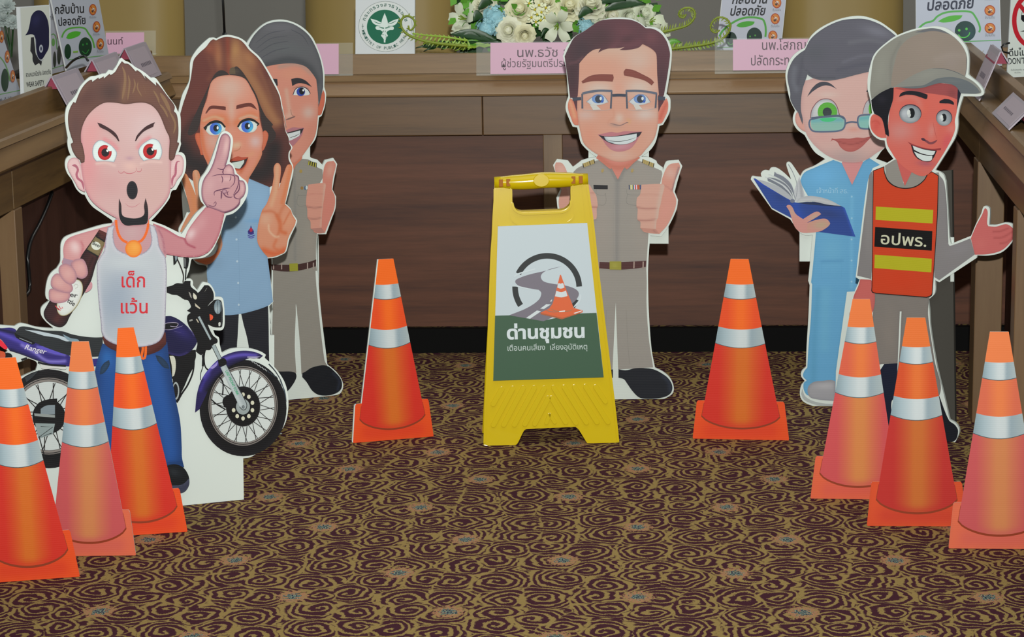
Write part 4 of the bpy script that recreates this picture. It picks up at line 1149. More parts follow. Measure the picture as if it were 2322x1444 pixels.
for k, (ex, ey, out, lash) in enumerate(((640, 370, "470,375* 560,290 640,262 740,290 805,360* 780,450 700,475 560,475 500,430", "450,370 550,285 640,255 730,275 800,350"), (1155, 335, "1005,350* 1060,270 1150,235 1250,245 1330,300* 1310,380 1250,430 1120,432 1040,400", "1005,345 1060,265 1160,222 1260,235 1350,300"))):
    w.use('O', 'printed_eye#%d' % k)
    w.poly(out, '#cdd2ca', ('e', 14, '#a9b0ae', .6), grid=3)
    w.ell(ex + 5, ey, 98, 100, '#3e66c4', ('b', ex + 70, ey + 50, 60, 80, 0, '#45b4cf', .9), ('b', ex + 60, ey - 60, 40, 30, 0, '#4aa9c0', .7), ('b', ex - 60, ey, 30, 80, 0, '#3d52b4', .7), grid=2.5)
    w.ell(ex + 10, ey - 5, 46, 56, '#12131c'); w.ell(ex + 35, ey - 10, 16, 28, '#dfe6ea')
    w.stroke(lash, 30, '#17110f', taper=False); w.stroke(lash, 40, '#17110f', taper=True)
    w.stroke("470,395 500,350" if k == 0 else "1350,285 1320,330", 30, '#17110f', w1=10)
w.use('P', 'printed_hand#r')
w.poly("840,150* 840,70 870,35 900,70 890,200 880,262* 935,100 960,50 990,50* 1000,80 975,200 935,390* 985,440 1000,480 1030,530* 1020,570 965,680 935,800 890,825 850,840 790,850* 745,800 700,720 700,600 720,500 740,440* 780,380 820,260", '#c58366',
       ('s', "870,60 860,250 820,400", 20, '#c99878', .8), ('s', "985,60 960,180 910,380", 18, '#c46c42', .7), ('b', 770, 520, 60, 60, 0, '#c99a80', .8), ('s', "740,455 830,455 870,500 890,600 870,665", 12, '#bb6c4c', .9), ('s', "795,570 800,620 850,670 880,670", 8, '#cfa88c', .9), ('s', "870,490 900,560 900,620 940,640", 18, '#bd5f38', .9), ('b', 960, 540, 40, 60, 40, '#c98a6a', .8), ('s', "750,790 850,820 930,790", 30, '#c2582f', .9), ('s', "880,500 905,440 930,400", 16, '#bb6c4a', .7), ('s', "860,700 840,760 880,790", 14, '#c06440', .7), ('s', "925,560 960,490 985,450", 8, '#b9603c', .7), ('e', 8, '#bd6a48', .5), grid=2.5)
w.use('P', 'printed_hand#l')
w.poly("45,165* 60,125 85,130 120,200 168,315* 140,160 145,105 175,95 200,130 215,260* 240,420* 330,560* 390,680* 395,750 360,830 300,900 255,912* 190,890 150,872* 330,820 340,700 60,640* 30,625* 70,540 110,470 120,460", '#c07a58', ('s', "80,150 140,300 160,450", 24, '#c47a4e', .8), ('s', "165,110 190,250 200,400", 16, '#c9987a', .8), ('s', "160,875 260,880 350,800", 30, '#bb5a34', .8), ('s', "380,690 370,760", 20, '#b8917a', .7), ('s', "60,610 110,540", 26, '#c08a68', .8), grid=3)
w.finish()
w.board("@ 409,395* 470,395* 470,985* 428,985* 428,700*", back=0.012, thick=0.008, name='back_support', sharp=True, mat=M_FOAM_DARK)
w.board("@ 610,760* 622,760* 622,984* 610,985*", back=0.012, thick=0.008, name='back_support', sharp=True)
# ------------------------------------------------------------------ health officer with green eyes and a book
frame('T', 1690, 360, 2000, 660, 1492); frame('U', 1760, 30, 2040, 230, 2022); frame('V', 1780, 180, 2030, 380, 1805)
frame('W', 1950, 50, 2240, 250, 2094); frame('X', 1960, 180, 2210, 430, 1444); frame('Y', 1930, 370, 2310, 700, 1663); frame('Z', 1800, 620, 2200, 1020, 1444)
n = standee('cutout_standee', 'foam board cutout of a grey haired person in light blue reading an open blue book', 'standee', (1815, 921), (1900, 921))
n.board("@U 1330,45 1500,65 1700,140 1850,240 1980,350 @ 2055,120 2085,200 2090,280 2060,325 @V 1650,1115 1490,1300* 1680,1370* @ 2035,385* 2050,450 2045,600 2020,700 2040,850 2040,921* @ 1930,922* "
        "@Z 335,1095 230,1098 130,1075 70,1040 50,990 60,920 90,880* 60,840 65,800 100,765* 105,600 120,350 130,95* 118,60* @T 700,1200 735,830* 650,832 590,800 530,720 490,660* 290,550* 60,225* 75,190 120,195 180,200* 170,160 210,125 262,130* 280,100 340,98 420,150 500,225* 450,75 455,42 490,38 540,100 600,190* 640,130 760,75 "
        "@V 660,1305* 480,1180 320,910* 200,820 140,720 130,620 165,510* 80,330 @U 160,1100 160,950 230,760 340,640 470,570* 560,390 700,260 900,150 1100,80")
n.use('T', 'printed_uniform')
n.poly("595,250* 640,155 760,95 960,12* 1052,45* 1165,285* 1285,35* 1350,-10* @ 2030,395* 2040,450 2035,600 2012,700 @Z 700,900* 520,900* 520,145* 435,150* 345,800* 340,1000* 120,1000 85,960 80,900 105,875* 75,840 85,800 110,770* 120,600 140,350 150,90* @T 718,1345* 735,1200 770,820* 800,600 680,400*", '#5f9dc6',
       ('b', 850, 200, 160, 120, 0, '#66a8d6', .8), ('b', 1000, 400, 160, 160, 0, '#6aa7c8', .6), ('b', 940, 1000, 140, 200, 0, '#68a6c8', .7), ('s', "1165,420 1160,900 1160,1400", 20, '#6fadd0', .6), ('s', "830,1120 1060,1110", 14, '#5591bb', .9), ('s', "@Z 200,150 170,500 160,900", 40, '#5291b5', .6), ('s', "@Z 260,150 250,600", 60, '#67a6c6', .6), ('e', 14, '#5590b4', .5), grid=4)
n.stroke("835,1140 1050,1135 1050,1300 830,1300 835,1140", 3, '#5795bd', sharp=True)
for cx, cy in ((1162, 413), (1162, 648), (1160, 880), (1160, 1110), (1160, 1340)): n.ell(cx, cy, 10, 11, '#8fbcd6')
n.poly("1052,45* 1165,285* 1285,35* 1200,-60* 1100,-60*", '#c98484')
n.text("เจ้าหน้าที่ สธ.", 780, 372, 1122, 376, 74, '#93bdd6', bold=.004)
n.use('Z', 'printed_shoe')
n.poly("340,880* 300,872 240,878 170,885 125,915 112,960 130,1010 190,1030 340,1045*", '#99969b', ('b', 260, 920, 90, 30, 0, '#b0acb0', .8), ('e', 14, '#86858c', .7), grid=3)
n.poly("70,940* 90,1000 150,1040 240,1062 340,1068* 340,1085* 230,1085 140,1062 80,1030 60,985*", '#a7abaa')
# book
n.use('T', 'printed_book')
n.poly("590,190* 610,260 650,400* 560,470 520,380*", '#b8b9bd', ('s', "600,250 620,420", 16, '#8f9096', .7), grid=3)
n.poly("88,215* 110,215 470,425 545,475 700,470 1060,522* 1085,535* 1202,850* 780,795* 600,780 500,645* 290,535*", '#23408a', ('s', "540,500 600,640", 50, '#2246a0', .9), ('s', "100,230 300,335 500,450", 12, '#1d3fae', .9), ('s', "1080,535 1190,840", 14, '#2c52ae', .9), ('b', 900, 600, 160, 50, 10, '#22366e', .8), ('b', 380, 420, 80, 50, 30, '#1f3878', .8), grid=3)
n.poly("555,480* 700,470 860,475 990,495 1060,522* 900,515 700,500*", '#18284f')
n.poly("125,225* 200,240 260,260 400,320 490,400 530,455* 490,450 350,370 200,280*", '#a7a9ae')
n.poly("240,200* 330,215 430,270 500,350 530,450* 490,400 380,310 245,240*", '#70747f'); n.poly("320,140* 400,180 480,250 530,340 545,440* 500,350 420,260 310,190*", '#747884')
n.poly("270,220* 340,240 440,300 500,380 520,440* 480,370 400,290*", '#babcc0')
for pts in ("250,165 370,220 460,290 520,380 540,450", "215,195 350,250 450,330 510,400 530,455", "330,150 430,200 510,290 548,440"): n.stroke(pts, 9, '#c3c6c8', w1=4)
n.stroke("470,60 520,150 560,260 565,350 545,450", 7, '#7b7f88', w1=4)
n.poly("560,465* 590,430 680,405 800,415 920,450 1045,515* 900,500 760,470 640,465*", '#a9aaae', ('s', "600,450 760,440 980,495", 14, '#bdbdbf', .8), grid=3)
n.ell(515, 460, 26, 22, '#6b6f85')
n.use('T', 'printed_hand')
n.poly("448,520* 460,505 490,505 515,530 550,600 630,658* 760,580 800,578 828,603* 790,630 670,700* 780,665 880,655 925,700 920,720 890,750 820,790 720,805 620,805 560,770 520,700 500,630 480,570", '#c68880', ('b', 830, 720, 100, 50, -5, '#b39a80', .95), ('b', 750, 630, 60, 24, -30, '#b79c88', .9), ('b', 510, 580, 30, 60, -25, '#b99a88', .8), ('s', "690,790 700,720 760,680", 14, '#bd8f78', .6), grid=3)
# head
n.use('V', 'printed_ear')
n.poly("225,530* 190,545 168,610 175,700 220,780 290,840 345,862* 340,700", '#cb9488', ('e', 14, '#a97672', .7), grid=3)
n.use('V', 'printed_face')
n.poly("330,20* 800,-100 1300,-150 1700,-50 @ 2070,200 2078,280 2060,320 @V 1740,1010 1640,1110 1490,1210 1360,1300 1200,1355 1000,1355 860,1320 700,1250 560,1150 440,1030 350,890 310,740 262,560 262,350 290,150", '#c8a099',
       ('b', 1000, 1300, 400, 160, 0, '#a8908e', .9), ('e', 50, '#b38a88', .5), ('b', 700, 250, 170, 50, 0, '#cbb0a8', .8), ('b', 1130, 820, 110, 40, 0, '#c98c80', .8), ('b', 600, 950, 200, 90, 0, '#c49490', .6), ('b', 1100, 740, 40, 18, 0, '#c6ac9c', .9), ('s', "1450,930 1500,1010 1600,1060", 40, '#9d8580', .7), grid=3.5)
n.use('V', 'printed_mouth')
n.poly("745,1020* 760,990 770,962* 800,975 940,965 1050,970 1170,952 1300,955 1430,925* 1350,1010 1250,1110 1150,1170 1070,1185 980,1165 900,1100 860,1030 790,990 760,1005*", '#a95450', ('b', 1050, 1110, 160, 50, 0, '#b35e57', .8), ('s', "790,990 950,1040 1080,1062 1230,1030 1400,950", 10, '#8f4240', .9), ('e', 10, '#9a4a48', .5), grid=3)
n.use('V', 'printed_eyebrow')
n.poly("362,285* 440,150 540,60 640,38 740,65 850,160* 760,115 660,98 560,130 450,200*", '#3d3b46'); n.use("V", "printed_eyebrow#2"); n.poly("1325,205* 1345,175 1360,180 1360,200*", '#3d3b46')
n.use('V', 'printed_eye')
n.poly("418,640* 440,510 500,400 580,340 680,320 770,345 840,430 890,560 900,640* 660,680", '#b9b9bb', ('e', 30, '#85828c', .6), ('b', 620, 450, 160, 90, 0, '#cbcccb', .8), grid=3)
n.stroke("415,640 435,510 500,400 580,335 680,318 770,343 845,430 895,590", 12, '#7a4a50', taper=False)
n.ell(695, 535, 160, 160, '#57a336', ('e', 20, '#4c9a34', .5), grid=3); n.ell(692, 535, 75, 76, '#2a3236', ('b', 700, 560, 50, 40, 0, '#333c3e', .7), grid=3)
n.use("V", "printed_eye#2"); n.poly("1272,560* 1300,440 1340,360 1400,320 1420,560*", '#a9a9ad'); n.stroke("1270,560 1300,440 1340,360 1380,330", 9, '#7a4a50'); n.poly("1380,560* 1370,480 1385,410 1420,380 1420,560*", '#57a336')
n.use('V', 'printed_glasses')
n.poly("420,700* 440,645 560,630 700,620 900,610 960,650 975,720 970,800 900,835 700,850 560,852 470,830 430,780", '#84aca2', ('s', "440,680 600,665 940,660", 36, '#62a0aa', .8), ('e', 14, '#8fb3a8', .6), grid=3)
n.poly("560,645* 640,632 760,628 850,640* 800,675 720,695 640,690 590,670", '#3fb476')
n.poly("1205,700* 1220,620 1300,600 1420,590 1420,810* 1260,800 1210,760", '#7fb0a8', ('s', "1220,640 1420,620", 36, '#5fa2aa', .8), grid=3)
n.stroke("410,660 560,625 720,608 880,598 950,615 985,670 975,770 940,820 860,845 700,855 540,855 450,840 410,790 395,720 410,660", 26, '#52617a'); n.stroke("430,635 600,615 760,600 900,600 970,640", 34, '#505a70', taper=False)
n.stroke("1400,575 1260,585 1205,610 1190,680 1205,760 1240,800 1400,812", 26, '#52617a')
n.stroke("990,730 1020,710 1090,695 1190,705", 26, '#525c74')
n.use('U', 'printed_hair')
n.poly("470,600* 380,660 280,760 210,900 185,1010 190,1110 230,1300 @V 90,330 160,470 215,540* 250,640 290,740* 290,650 262,500 262,350 290,150 320,60* @U 500,1040* 560,800", '#53525c', ('s', "300,900 280,1100 330,1250", 50, '#63646e', .8), ('s', "430,750 400,950 360,1150", 30, '#4b4a55', .7), ('e', 12, '#484852', .5), grid=3)
n.poly("475,590* 560,430 700,300 880,190 1080,115 1300,90 1480,100 1700,180 1850,280 1960,370* @ 2060,150 2060,210 @U 1900,900 1530,955* 1300,1010 1050,1075 850,1105 700,1090 560,1040 470,950 440,830 440,700", '#56545f',
       ('b', 1650, 300, 250, 90, 15, '#6d6c78', .9), ('s', "1200,480 1500,440 1750,480", 36, '#63626b', .8), ('s', "1100,800 1400,700 1650,690", 24, '#64636f', .7), ('s', "1000,930 1300,860 1530,820", 30, '#4c4b58', .7), ('b', 650, 650, 180, 180, 0, '#4f5058', .7), ('s', "470,950 560,1040 700,1085 900,1095 1200,1040 1530,950", 14, '#6b6c72', .8), ('s', "500,940 600,1030 750,1065 950,1060", 16, '#46464f', .8), ('e', 16, '#4a4954', .6), grid=4)
n.finish()
n.board("@T 592,800* 900,800* 900,1120* 592,1120*", back=0.010, thick=0.006, name='back_support', sharp=True)
n.board("@ 1900,420* 2000,420* 2000,922* 1900,922*", back=0.017, thick=0.008, name='back_support', sharp=True)

# ------------------------------------------------------------------ man in cap and orange vest
v = standee('cutout_standee', 'foam board cutout of a man in a beige cap and an orange reflective vest', 'standee', (2000, 985), (2165, 1003))
v.board("@W 1100,80 1250,70 1400,100 1560,200 1680,320 1750,430 1785,600 1775,860* 1830,910 1950,1010 2030,1130 2020,1190 1950,1215 1800,1215 1690,1215* @X 1240,400 1225,500* 1225,620 1190,760 1110,900 1010,1060 930,1185* 1030,1240 1065,1330 @Y 940,190 955,400 975,740* 990,800* 1190,720* 1240,600 1290,500 1315,430 1345,425 1375,450 1370,610* 1440,610 1540,588 1628,620 1637,700 1600,780 1500,880 1370,915 1250,915* 1245,940* 875,1182* 835,1160* 830,1290 765,1355* "
        "@Z 1110,300 1120,450 1170,750 1230,1000 1275,1195* 1330,1230 1355,1290 1320,1384* @ 1955,980* 1955,930 1975,820 @Z 600,420 470,350 470,230 540,45* @Y 75,1150* 45,1130* 100,650 165,180 215,48* 330,0 @X 285,1100* 380,1040* 290,910 265,800* 180,780 100,710 60,600 70,480 100,440* 80,280 55,180 @W 125,1100 130,900 200,600 270,480 450,320 610,215 900,110")
SH = '#7d7878'
v.use('Z', 'printed_trousers')
v.poly("@Y 230,1290* 780,1330* @Z 1105,220* 1100,350 1150,700 1190,1000 1000,1010 830,1000 @Z 815,1010* 860,700 882,310* 868,310* 850,735* 735,740* 600,740 640,400 660,200* 640,170*", '#7c746f', ('b', 780, 500, 60, 200, 0, '#857b74', .6), ('e', 10, '#6d6867', .5), grid=4)
v.use('Z', 'printed_shoe')
v.poly("740,740* 850,735* 835,1000 800,1050 780,1300 560,1290 560,1100 640,900", '#151a2e'); v.use("Z", "printed_shoe#2"); v.poly("@Z 1000,1000* 1190,1000* 1270,1200 1320,1240 1345,1290 1315,1370 1200,1380 1000,1370*", '#14151f')
v.use('Y', 'printed_arm#a')
v.poly("215,70* 180,120 165,250 110,700 60,1115* 200,1150* 230,600*", SH, ('b', 170, 600, 40, 300, 0, '#898483', .6), grid=4)
v.use("Y", "printed_arm#b")
v.poly("865,110* 910,160 930,220 950,420 965,800* 980,820 1185,745* 1228,905* 875,1160* 825,1130* 820,700*", '#7f7a7b', ('b', 1080, 850, 120, 60, -20, '#858083', .7), ('s', "940,250 955,500 965,780", 10, '#6d6a6c', .6), grid=4)
v.use('Y', 'printed_shirt'); v.poly("335,20* @X 270,1130* 380,1060* 430,1050 @Y 520,200* 600,90* 760,110* 870,90* 880,140* 700,260* 540,260* 350,200*", '#8a857f')
v.use('Y', 'printed_hand#r')
v.poly("1188,745* 1240,620 1300,510 1325,450 1340,450 1355,480 1350,600 1362,625* 1440,628 1540,605 1600,640 1632,690 1600,760 1500,860 1370,900 1228,908*", '#c26361', ('b', 1290, 800, 60, 60, 0, '#c66a66', .7), ('s', "1410,680 1480,675 1560,645", 9, '#a9504f', .9), ('s', "1420,740 1500,735 1600,680", 9, '#a9504f', .9), ('s', "1480,795 1540,785 1600,740", 9, '#a9504f', .8), ('e', 8, '#b55a58', .5), grid=3)
v.use('Y', 'printed_hand#l'); v.poly("90,1150* 200,1155* 235,1300 225,1440 190,1500 60,1500 20,1400 25,1320 70,1220", '#bf615c', ('e', 12, '#a84f4f', .5), grid=3)
v.use('Y', 'printed_vest')
v.poly("218,72* 330,30* 335,90 370,170 440,225 540,245 640,225 720,165 755,105* 800,80* 870,122* 860,500 835,900 810,1260* 800,1315 750,1335* 250,1295* 205,1280 203,1230* 210,700", '#1c1512')
v.poly("224,78* 322,40* 328,95 362,178 435,234 540,254 645,234 726,172 762,112* 802,88* 862,126* 852,500 828,900 803,1255* 795,1305 748,1326* 252,1287* 212,1272 210,1225* 216,700", '#c43f20', ('b', 500, 1150, 200, 100, 0, '#c83c1c', .7), ('e', 12, '#b83a1e', .4), grid=4)
v.use('Y', 'printed_reflective_stripe#a'); v.poly("245,430* 815,463* 808,598* 242,562*", '#aea71f')
v.use('Y', 'printed_reflective_stripe#b'); v.poly("234,907* 800,948* 796,1083* 230,1040*", '#aea71f')
v.use('Y', 'printed_badge'); v.poly("238,632* 806,674* 800,868* 230,828*", '#0d0b0d')
v.text("อปพร.", 292, 800, 745, 828, 158, '#c3c2a8', bold=.012)
v.use('X', 'printed_ear')
v.poly("130,455* 100,470 78,530 85,640 130,710 200,760 285,765* 300,600 220,490", '#cb6458', ('b', 160, 600, 50, 80, 10, '#c4524c', .8), ('s', "100,560 150,540 200,580", 12, '#b54a42', .6), grid=3)
v.use('X', 'printed_neck'); v.poly("285,760* 340,900 420,1020* 430,1080 490,1280 530,1395* 620,1215* 900,1180* 700,900", '#c05a55')
v.use('X', 'printed_face')
v.poly("385,105* 700,80 1225,60* 1220,250 1210,420 1185,540 1190,640 1160,740 1090,880 1000,1030 920,1150 850,1230 780,1265 700,1255 620,1215* 520,1150 420,1050 360,960 300,850 290,760 310,600 330,420 365,300", '#ca6257',
       ('b', 480, 680, 190, 150, 0, '#c2807a', .9), ('s', "460,260 600,230 700,280 760,400", 40, '#c9756a', .7), ('b', 780, 420, 60, 160, 20, '#d0604f', .6), ('b', 880, 680, 50, 100, 5, '#c68078', .8), ('b', 1140, 650, 60, 60, 0, '#cc7a70', .8), ('b', 1050, 360, 80, 30, 0, '#d55d50', .6), ('b', 800, 1100, 110, 40, 5, '#a45662', .9), ('b', 1080, 820, 60, 120, 20, '#c5505a', .7), ('b', 560, 950, 100, 140, 0, '#c8655c', .6), ('b', 800, 1190, 110, 30, 0, '#c3665f', .6), ('b', 420, 400, 50, 120, 0, '#cb6a5c', .6), ('s', "740,800 700,700", 24, '#b9544f', .0), grid=3)
v.poly("395,115* 560,115 720,100 880,60 1040,50 1230,90* 1215,262* 1100,220 980,200 820,180 600,165*", '#96494a', ('b', 500, 130, 90, 20, 0, '#b5564f', .7), ('b', 1150, 180, 60, 60, 0, '#7a3d40', .6), grid=3)
v.stroke("740,780 790,795 860,835 920,820 955,790", 30, '#7c4048', taper=True); v.poly("740,775* 770,765 800,790 800,810 760,800*", '#4a2f3c'); v.stroke("900,560 925,690 950,780", 6, '#b04f49', taper=True)
v.use('X', 'printed_mouth')
v.poly("565,815* 640,850 760,890 880,910 1005,900* 1000,925 940,935 900,1030 870,1075 800,1080 720,1050 650,990 610,860*", '#8d3438'); v.poly("610,855* 640,870 760,905 950,935* 905,1030 860,1072 800,1075 700,1040 640,960*", '#241c22')
v.poly("632,868* 760,912 860,932 930,938* 905,985 850,990 740,965 650,920*", '#c8cfcd'); v.poly("650,945* 740,980 850,1002 890,1000* 880,1055 820,1070 760,1060 690,1015*", '#c8cfcd')
v.use('X', 'printed_eyebrow#a'); v.poly("453,230* 480,180 560,152 650,152 760,175 828,200* 822,250 800,258* 740,235 640,205 540,200*", '#1f1c24')
v.use('X', 'printed_eyebrow#b'); v.poly("985,312* 985,285 1050,255* 1120,265 1170,300 1172,335* 1120,318 1050,315*", '#1f1c24')
for k, (cx, cy, rx, ry, px_, py_, prx, pry) in enumerate(((600, 455, 140, 118, 615, 440, 46, 66), (1043, 508, 100, 100, 1040, 500, 36, 52))):
    v.use('X', 'printed_eye#%d' % k)
    v.ell(cx, cy - 12, rx + 8, ry + 12, '#4a3440', a0=180, a1=360) if False else v.ell(cx + 2, cy - 8, rx + 6, ry + 6, '#4c3642')
    v.ell(cx, cy, rx, ry, '#8d9298', ('b', cx - rx * .5, cy - 10, rx * .5, ry * .6, 0, '#b9bcc2', .8), ('e', 22, '#6b7076', .7), ('b', cx + 10, cy + ry * .6, rx * .6, ry * .3, 0, '#a3a9ad', .8), grid=2.5)
    v.ell(px_, py_, prx, pry, '#12161b', grid=2.5); v.ell(px_ - prx * .75, py_ - 5, prx * .5, pry * .62, '#cdd1cf'); v.poly("%f,%f %f,%f %f,%f %f,%f" % (px_ - prx * .4, py_ + 5, px_ - prx * 1.1, py_ + pry * .55, px_ - prx * .5, py_ + pry * .85, px_ - prx * .1, py_ + pry * .4), '#c0c4c4')
v.use('X', 'printed_hair')
v.poly("385,105* 375,260 340,380 315,480 310,600 322,700 320,748* 275,715* 260,620 230,520 190,480 130,450* 100,360 90,270* 200,180 300,120", '#16151d', ('b', 230, 260, 60, 60, 0, '#24222c', .8), grid=3)
v.use("X", "printed_hair#2"); v.poly("1225,90* 1270,150 1265,190* 1235,300 1210,410* 1218,250*", '#1b1c2c')
v.use('W', 'printed_cap')
v.poly("190,1265* 165,1100 180,900 215,640 280,510 400,390 620,240 900,140 1100,105 1200,100 1330,125 1500,215 1620,320 1700,430 1750,560 1750,720 1725,890* 1200,800 600,1050 530,1065* 350,1150", '#85837b', ('b', 330, 800, 100, 300, 10, '#8c8b82', .7), ('s', "200,1240 400,1110 530,1060", 40, '#7b7a73', .7), ('s', "660,330 520,620 510,1000", 26, '#77756f', .6), grid=4)
v.poly("510,1045* 520,900 560,700 640,440 760,300 900,220 1080,160 1200,140 1350,165 1480,210* 1620,330 1695,430 1740,560 1745,720 1722,885* 1600,820 1400,770 1200,755 1050,790 850,880 650,1000 545,1060*", '#8b7e74', ('b', 1100, 450, 300, 250, 0, '#8f8177', .7), ('b', 1500, 650, 160, 160, 0, '#8f827c', .7), ('s', "1250,620 1500,540 1740,560", 60, '#958880', .5), grid=4)
v.poly("900,170* 1100,110 1220,102 1340,130 1480,205* 1350,170 1200,145 1050,165*", '#66676c'); v.stroke("1740,560 1748,720 1725,880", 8, '#55565c', taper=True)
v.poly("540,1065* 650,1000 850,880 1050,790 1200,755 1400,770 1600,825 1730,900* 1840,960 1930,1040 1985,1120 1980,1160 1900,1175* 1700,1170 1650,1165* 1560,1050 1400,1000 1300,1000 1180,1030 1000,1080 780,1080 600,1065", '#83827c', ('b', 1100, 860, 200, 60, -15, '#8a8981', .7), grid=4)
v.poly("600,1062* 900,1050 1050,1030 1150,980 1250,930 1380,905 1550,905 1750,960 1900,1060 1970,1150* 1900,1172 1700,1170 1650,1165* 1560,1050 1400,1000 1300,1000 1180,1030 1000,1080 780,1085", '#62676b', ('b', 1500, 960, 200, 30, 5, '#6c7071', .7), ('b', 850, 1065, 150, 14, 0, '#6f6f6c', .7), grid=4)
v.stroke("1180,760 1350,762 1520,800 1725,893", 7, '#4b4c55', taper=True)
v.finish()
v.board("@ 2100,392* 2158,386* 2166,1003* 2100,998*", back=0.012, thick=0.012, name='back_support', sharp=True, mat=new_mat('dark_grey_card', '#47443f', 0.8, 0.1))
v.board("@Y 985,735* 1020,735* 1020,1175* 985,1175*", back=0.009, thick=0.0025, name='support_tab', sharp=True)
# ------------------------------------------------------------------ printed cone boards
def cone_board(label, a, b, cx, by, H, hw, top_dx=0.0, slope=0.0, pal=0, group='printed traffic cone boards on the carpet', edge=(0, 0), squash=1.0):
    """a, b: floor pixels; cx, by: bottom centre in pixels; H height, hw half plate width; slope: dy/dx of the base line"""
    s = standee('cone_cutout', label, 'traffic cone', a, b, 0.0, group)
    def m(x, y):
        return (cx + hw * x * squash + top_dx * y, by - H * y + slope * hw * x * (1 - 0.3 * y))
    def pts(L): return [m(x, y) for x, y in L]
    BX = lambda y: 0.80 - (y - 0.125) * (0.80 - 0.185) / (1 - 0.125)      # body half width
    def band(y0, y1, sag0, sag1):
        x0, x1 = BX(y0), BX(y1)
        L = [(x, y0 - sag0 * (1 - (x / x0) ** 2)) for x in np.linspace(-x0, x0, 14)]
        L += [(x, y1 - sag1 * (1 - (x / x1) ** 2)) for x in np.linspace(x1, -x1, 14)]
        return L
    top = [(-.185, 1.0), (.185, 1.0)]
    plate = [(-1.0, 0.02), (-.985, 0.0), (.985, 0.0), (1.0, 0.015), (.905, .20), (.875, .215), (BX(.215), .215)]
    outline = pts([(-.985, .012), (-.98, .004), (.98, .004), (.985, .012), (.898, .203), (.868, .212), (BX(.215) - .006, .212), (.178, .998), (-.178, .998), (-BX(.215) + .006, .212), (-.868, .212), (-.898, .203)])
    w = edge[0]
    if w:   # thin unprinted strip on one side
        outline = [(x - w if x < cx + top_dx * 0.5 else x, y) for x, y in outline]
    s.board('', raw=outline, thick=0.006)
    red, mid, topc, red2, plc = [('#c92a1b', '#cd641b', '#ea6416', '#dd4818', '#de4a16'), ('#bf5052', '#c97c4c', '#df7844', '#cf6448', '#d76546'), ('#b52a24', '#bf6428', '#d86a2c', '#c8481f', '#d04a24'), ('#c34a4c', '#cc7c42', '#dd7238', '#cf5a40', '#d65c38')][pal]  # pinkish palettes have pale flash glare mixed into the print colours
    def g(y, c0, c1, c2):
        p, q = m(-BX(y), y), m(BX(y), y)
        return ((p[0], p[1]), (q[0], q[1]), (0, c0), (.16, c0), (.46, c1), (.58, c1), (.90, c2), (1, c2))
    s.use(None, 'printed_base')
    s.poly('', plc, ('s', ' '.join('%f,%f' % m(x, y) for x, y in ((-.6, .05), (.6, .05))), hw * .2, red, .45), ('e', hw * .05, red2, .5), raw=pts([(-.992, .010), (-.985, .0), (.985, .0), (.992, .010), (.905, .205), (.875, .215), (-.875, .215), (-.905, .205)]), grid=6)
    s.use(None, 'printed_cone')
    s.poly('', '#8a3418', raw=pts([(x, .125 - .068 * (1 - (x / .815) ** 2) ** .7) for x in np.linspace(-.815, .815, 22)] + [(.76, .2), (-.76, .2)]))
    body = [(x, .132 - .065 * (1 - (x / .80) ** 2) ** .7) for x in np.linspace(-.80, .80, 22)]
    s.poly('', g(.3, red, mid, red), ('s', ' '.join('%f,%f' % m(x, .135 - .065 * (1 - (x / .8) ** 2) ** .7) for x in np.linspace(-.75, .75, 9)), hw * .09, red, .6),
           raw=pts(body + [(BX(.56), .56)] + [(x, .56 - .03 * (1 - (x / BX(.56)) ** 2)) for x in np.linspace(BX(.56), -BX(.56), 8)]), grid=5)
    s.poly('', g(.7, red2, topc, red2), raw=pts(band(.60, .80, .022, .008)), grid=5)
    s.poly('', g(.9, topc, topc, topc), raw=pts([(x, .84 - .008 * (1 - (x / BX(.84)) ** 2)) for x in np.linspace(-BX(.84), BX(.84), 10)] + [(.185, 1), (-.185, 1)]))
    for y0, y1, s0, s1, nm in ((.535, .625, .026, .016, 'a'), (.79, .862, .012, .004, 'b')):
        s.use(None, 'reflective_stripe#' + nm)
        p, q = m(-BX(y0), y0), m(BX(y0), y0)
        s.poly('', '#3f5258', raw=pts([(x, y) for x, y in band(y0 - .003, y0 + .01, s0, s0)]))
        s.poly('', (p, q, (0, '#7f929b'), (.2, '#9fb0b8'), (.48, '#c4cbcd'), (.62, '#c2c9cb'), (.72, '#8f9fa8'), (1, '#a3adae')), raw=pts(band(y0, y1, s0, s1)), grid=5)
    s.finish()
    bm = bmesh.new()
    A = s.pl.hit(cx, by); A.z = 0.001
    nn = -s.pl.n
    A = A + nn * 0.008 
    add_prism(bm, [A, A + nn * 0.09, A + Vector((0, 0, 0.2))], s.pl.x * 0.006)
    bm_obj('easel_back', bm, M_FOAM, s.root)
    return s


cone_board('orange cone board with a white edge, standing alone left of the yellow sign', (800, 1005), (985, 990), 892, 998, 411, 92, top_dx=-17, slope=-.075, edge=(3, 0))
cone_board('orange cone board with two silver bands, standing alone right of the yellow sign', (1570, 995), (1790, 999), 1680, 997, 410, 110, top_dx=-3, slope=.018)
cone_board('orange cone board in front of the shouting man, its top over his belt', (232, 1219), (425, 1206), 328, 1213, 470, 98, top_dx=-43, slope=-.07)
cone_board('glare-tinted pinkish cone board, middle of the three at the left', (105, 1262), (308, 1260), 206, 1261, 487, 103, top_dx=-24, slope=-.012, pal=1)
cone_board('nearest orange cone board at the far left, cut by the picture edge', (0, 1321), (180, 1308), 76, 1316, 505, 106, top_dx=-60, slope=-.075)
cone_board('glare-tinted pinkish cone board leftmost of the three at the right', (1838, 1131), (1990, 1133), 1944, 1132, 454, 107, top_dx=9, slope=.01, pal=3)
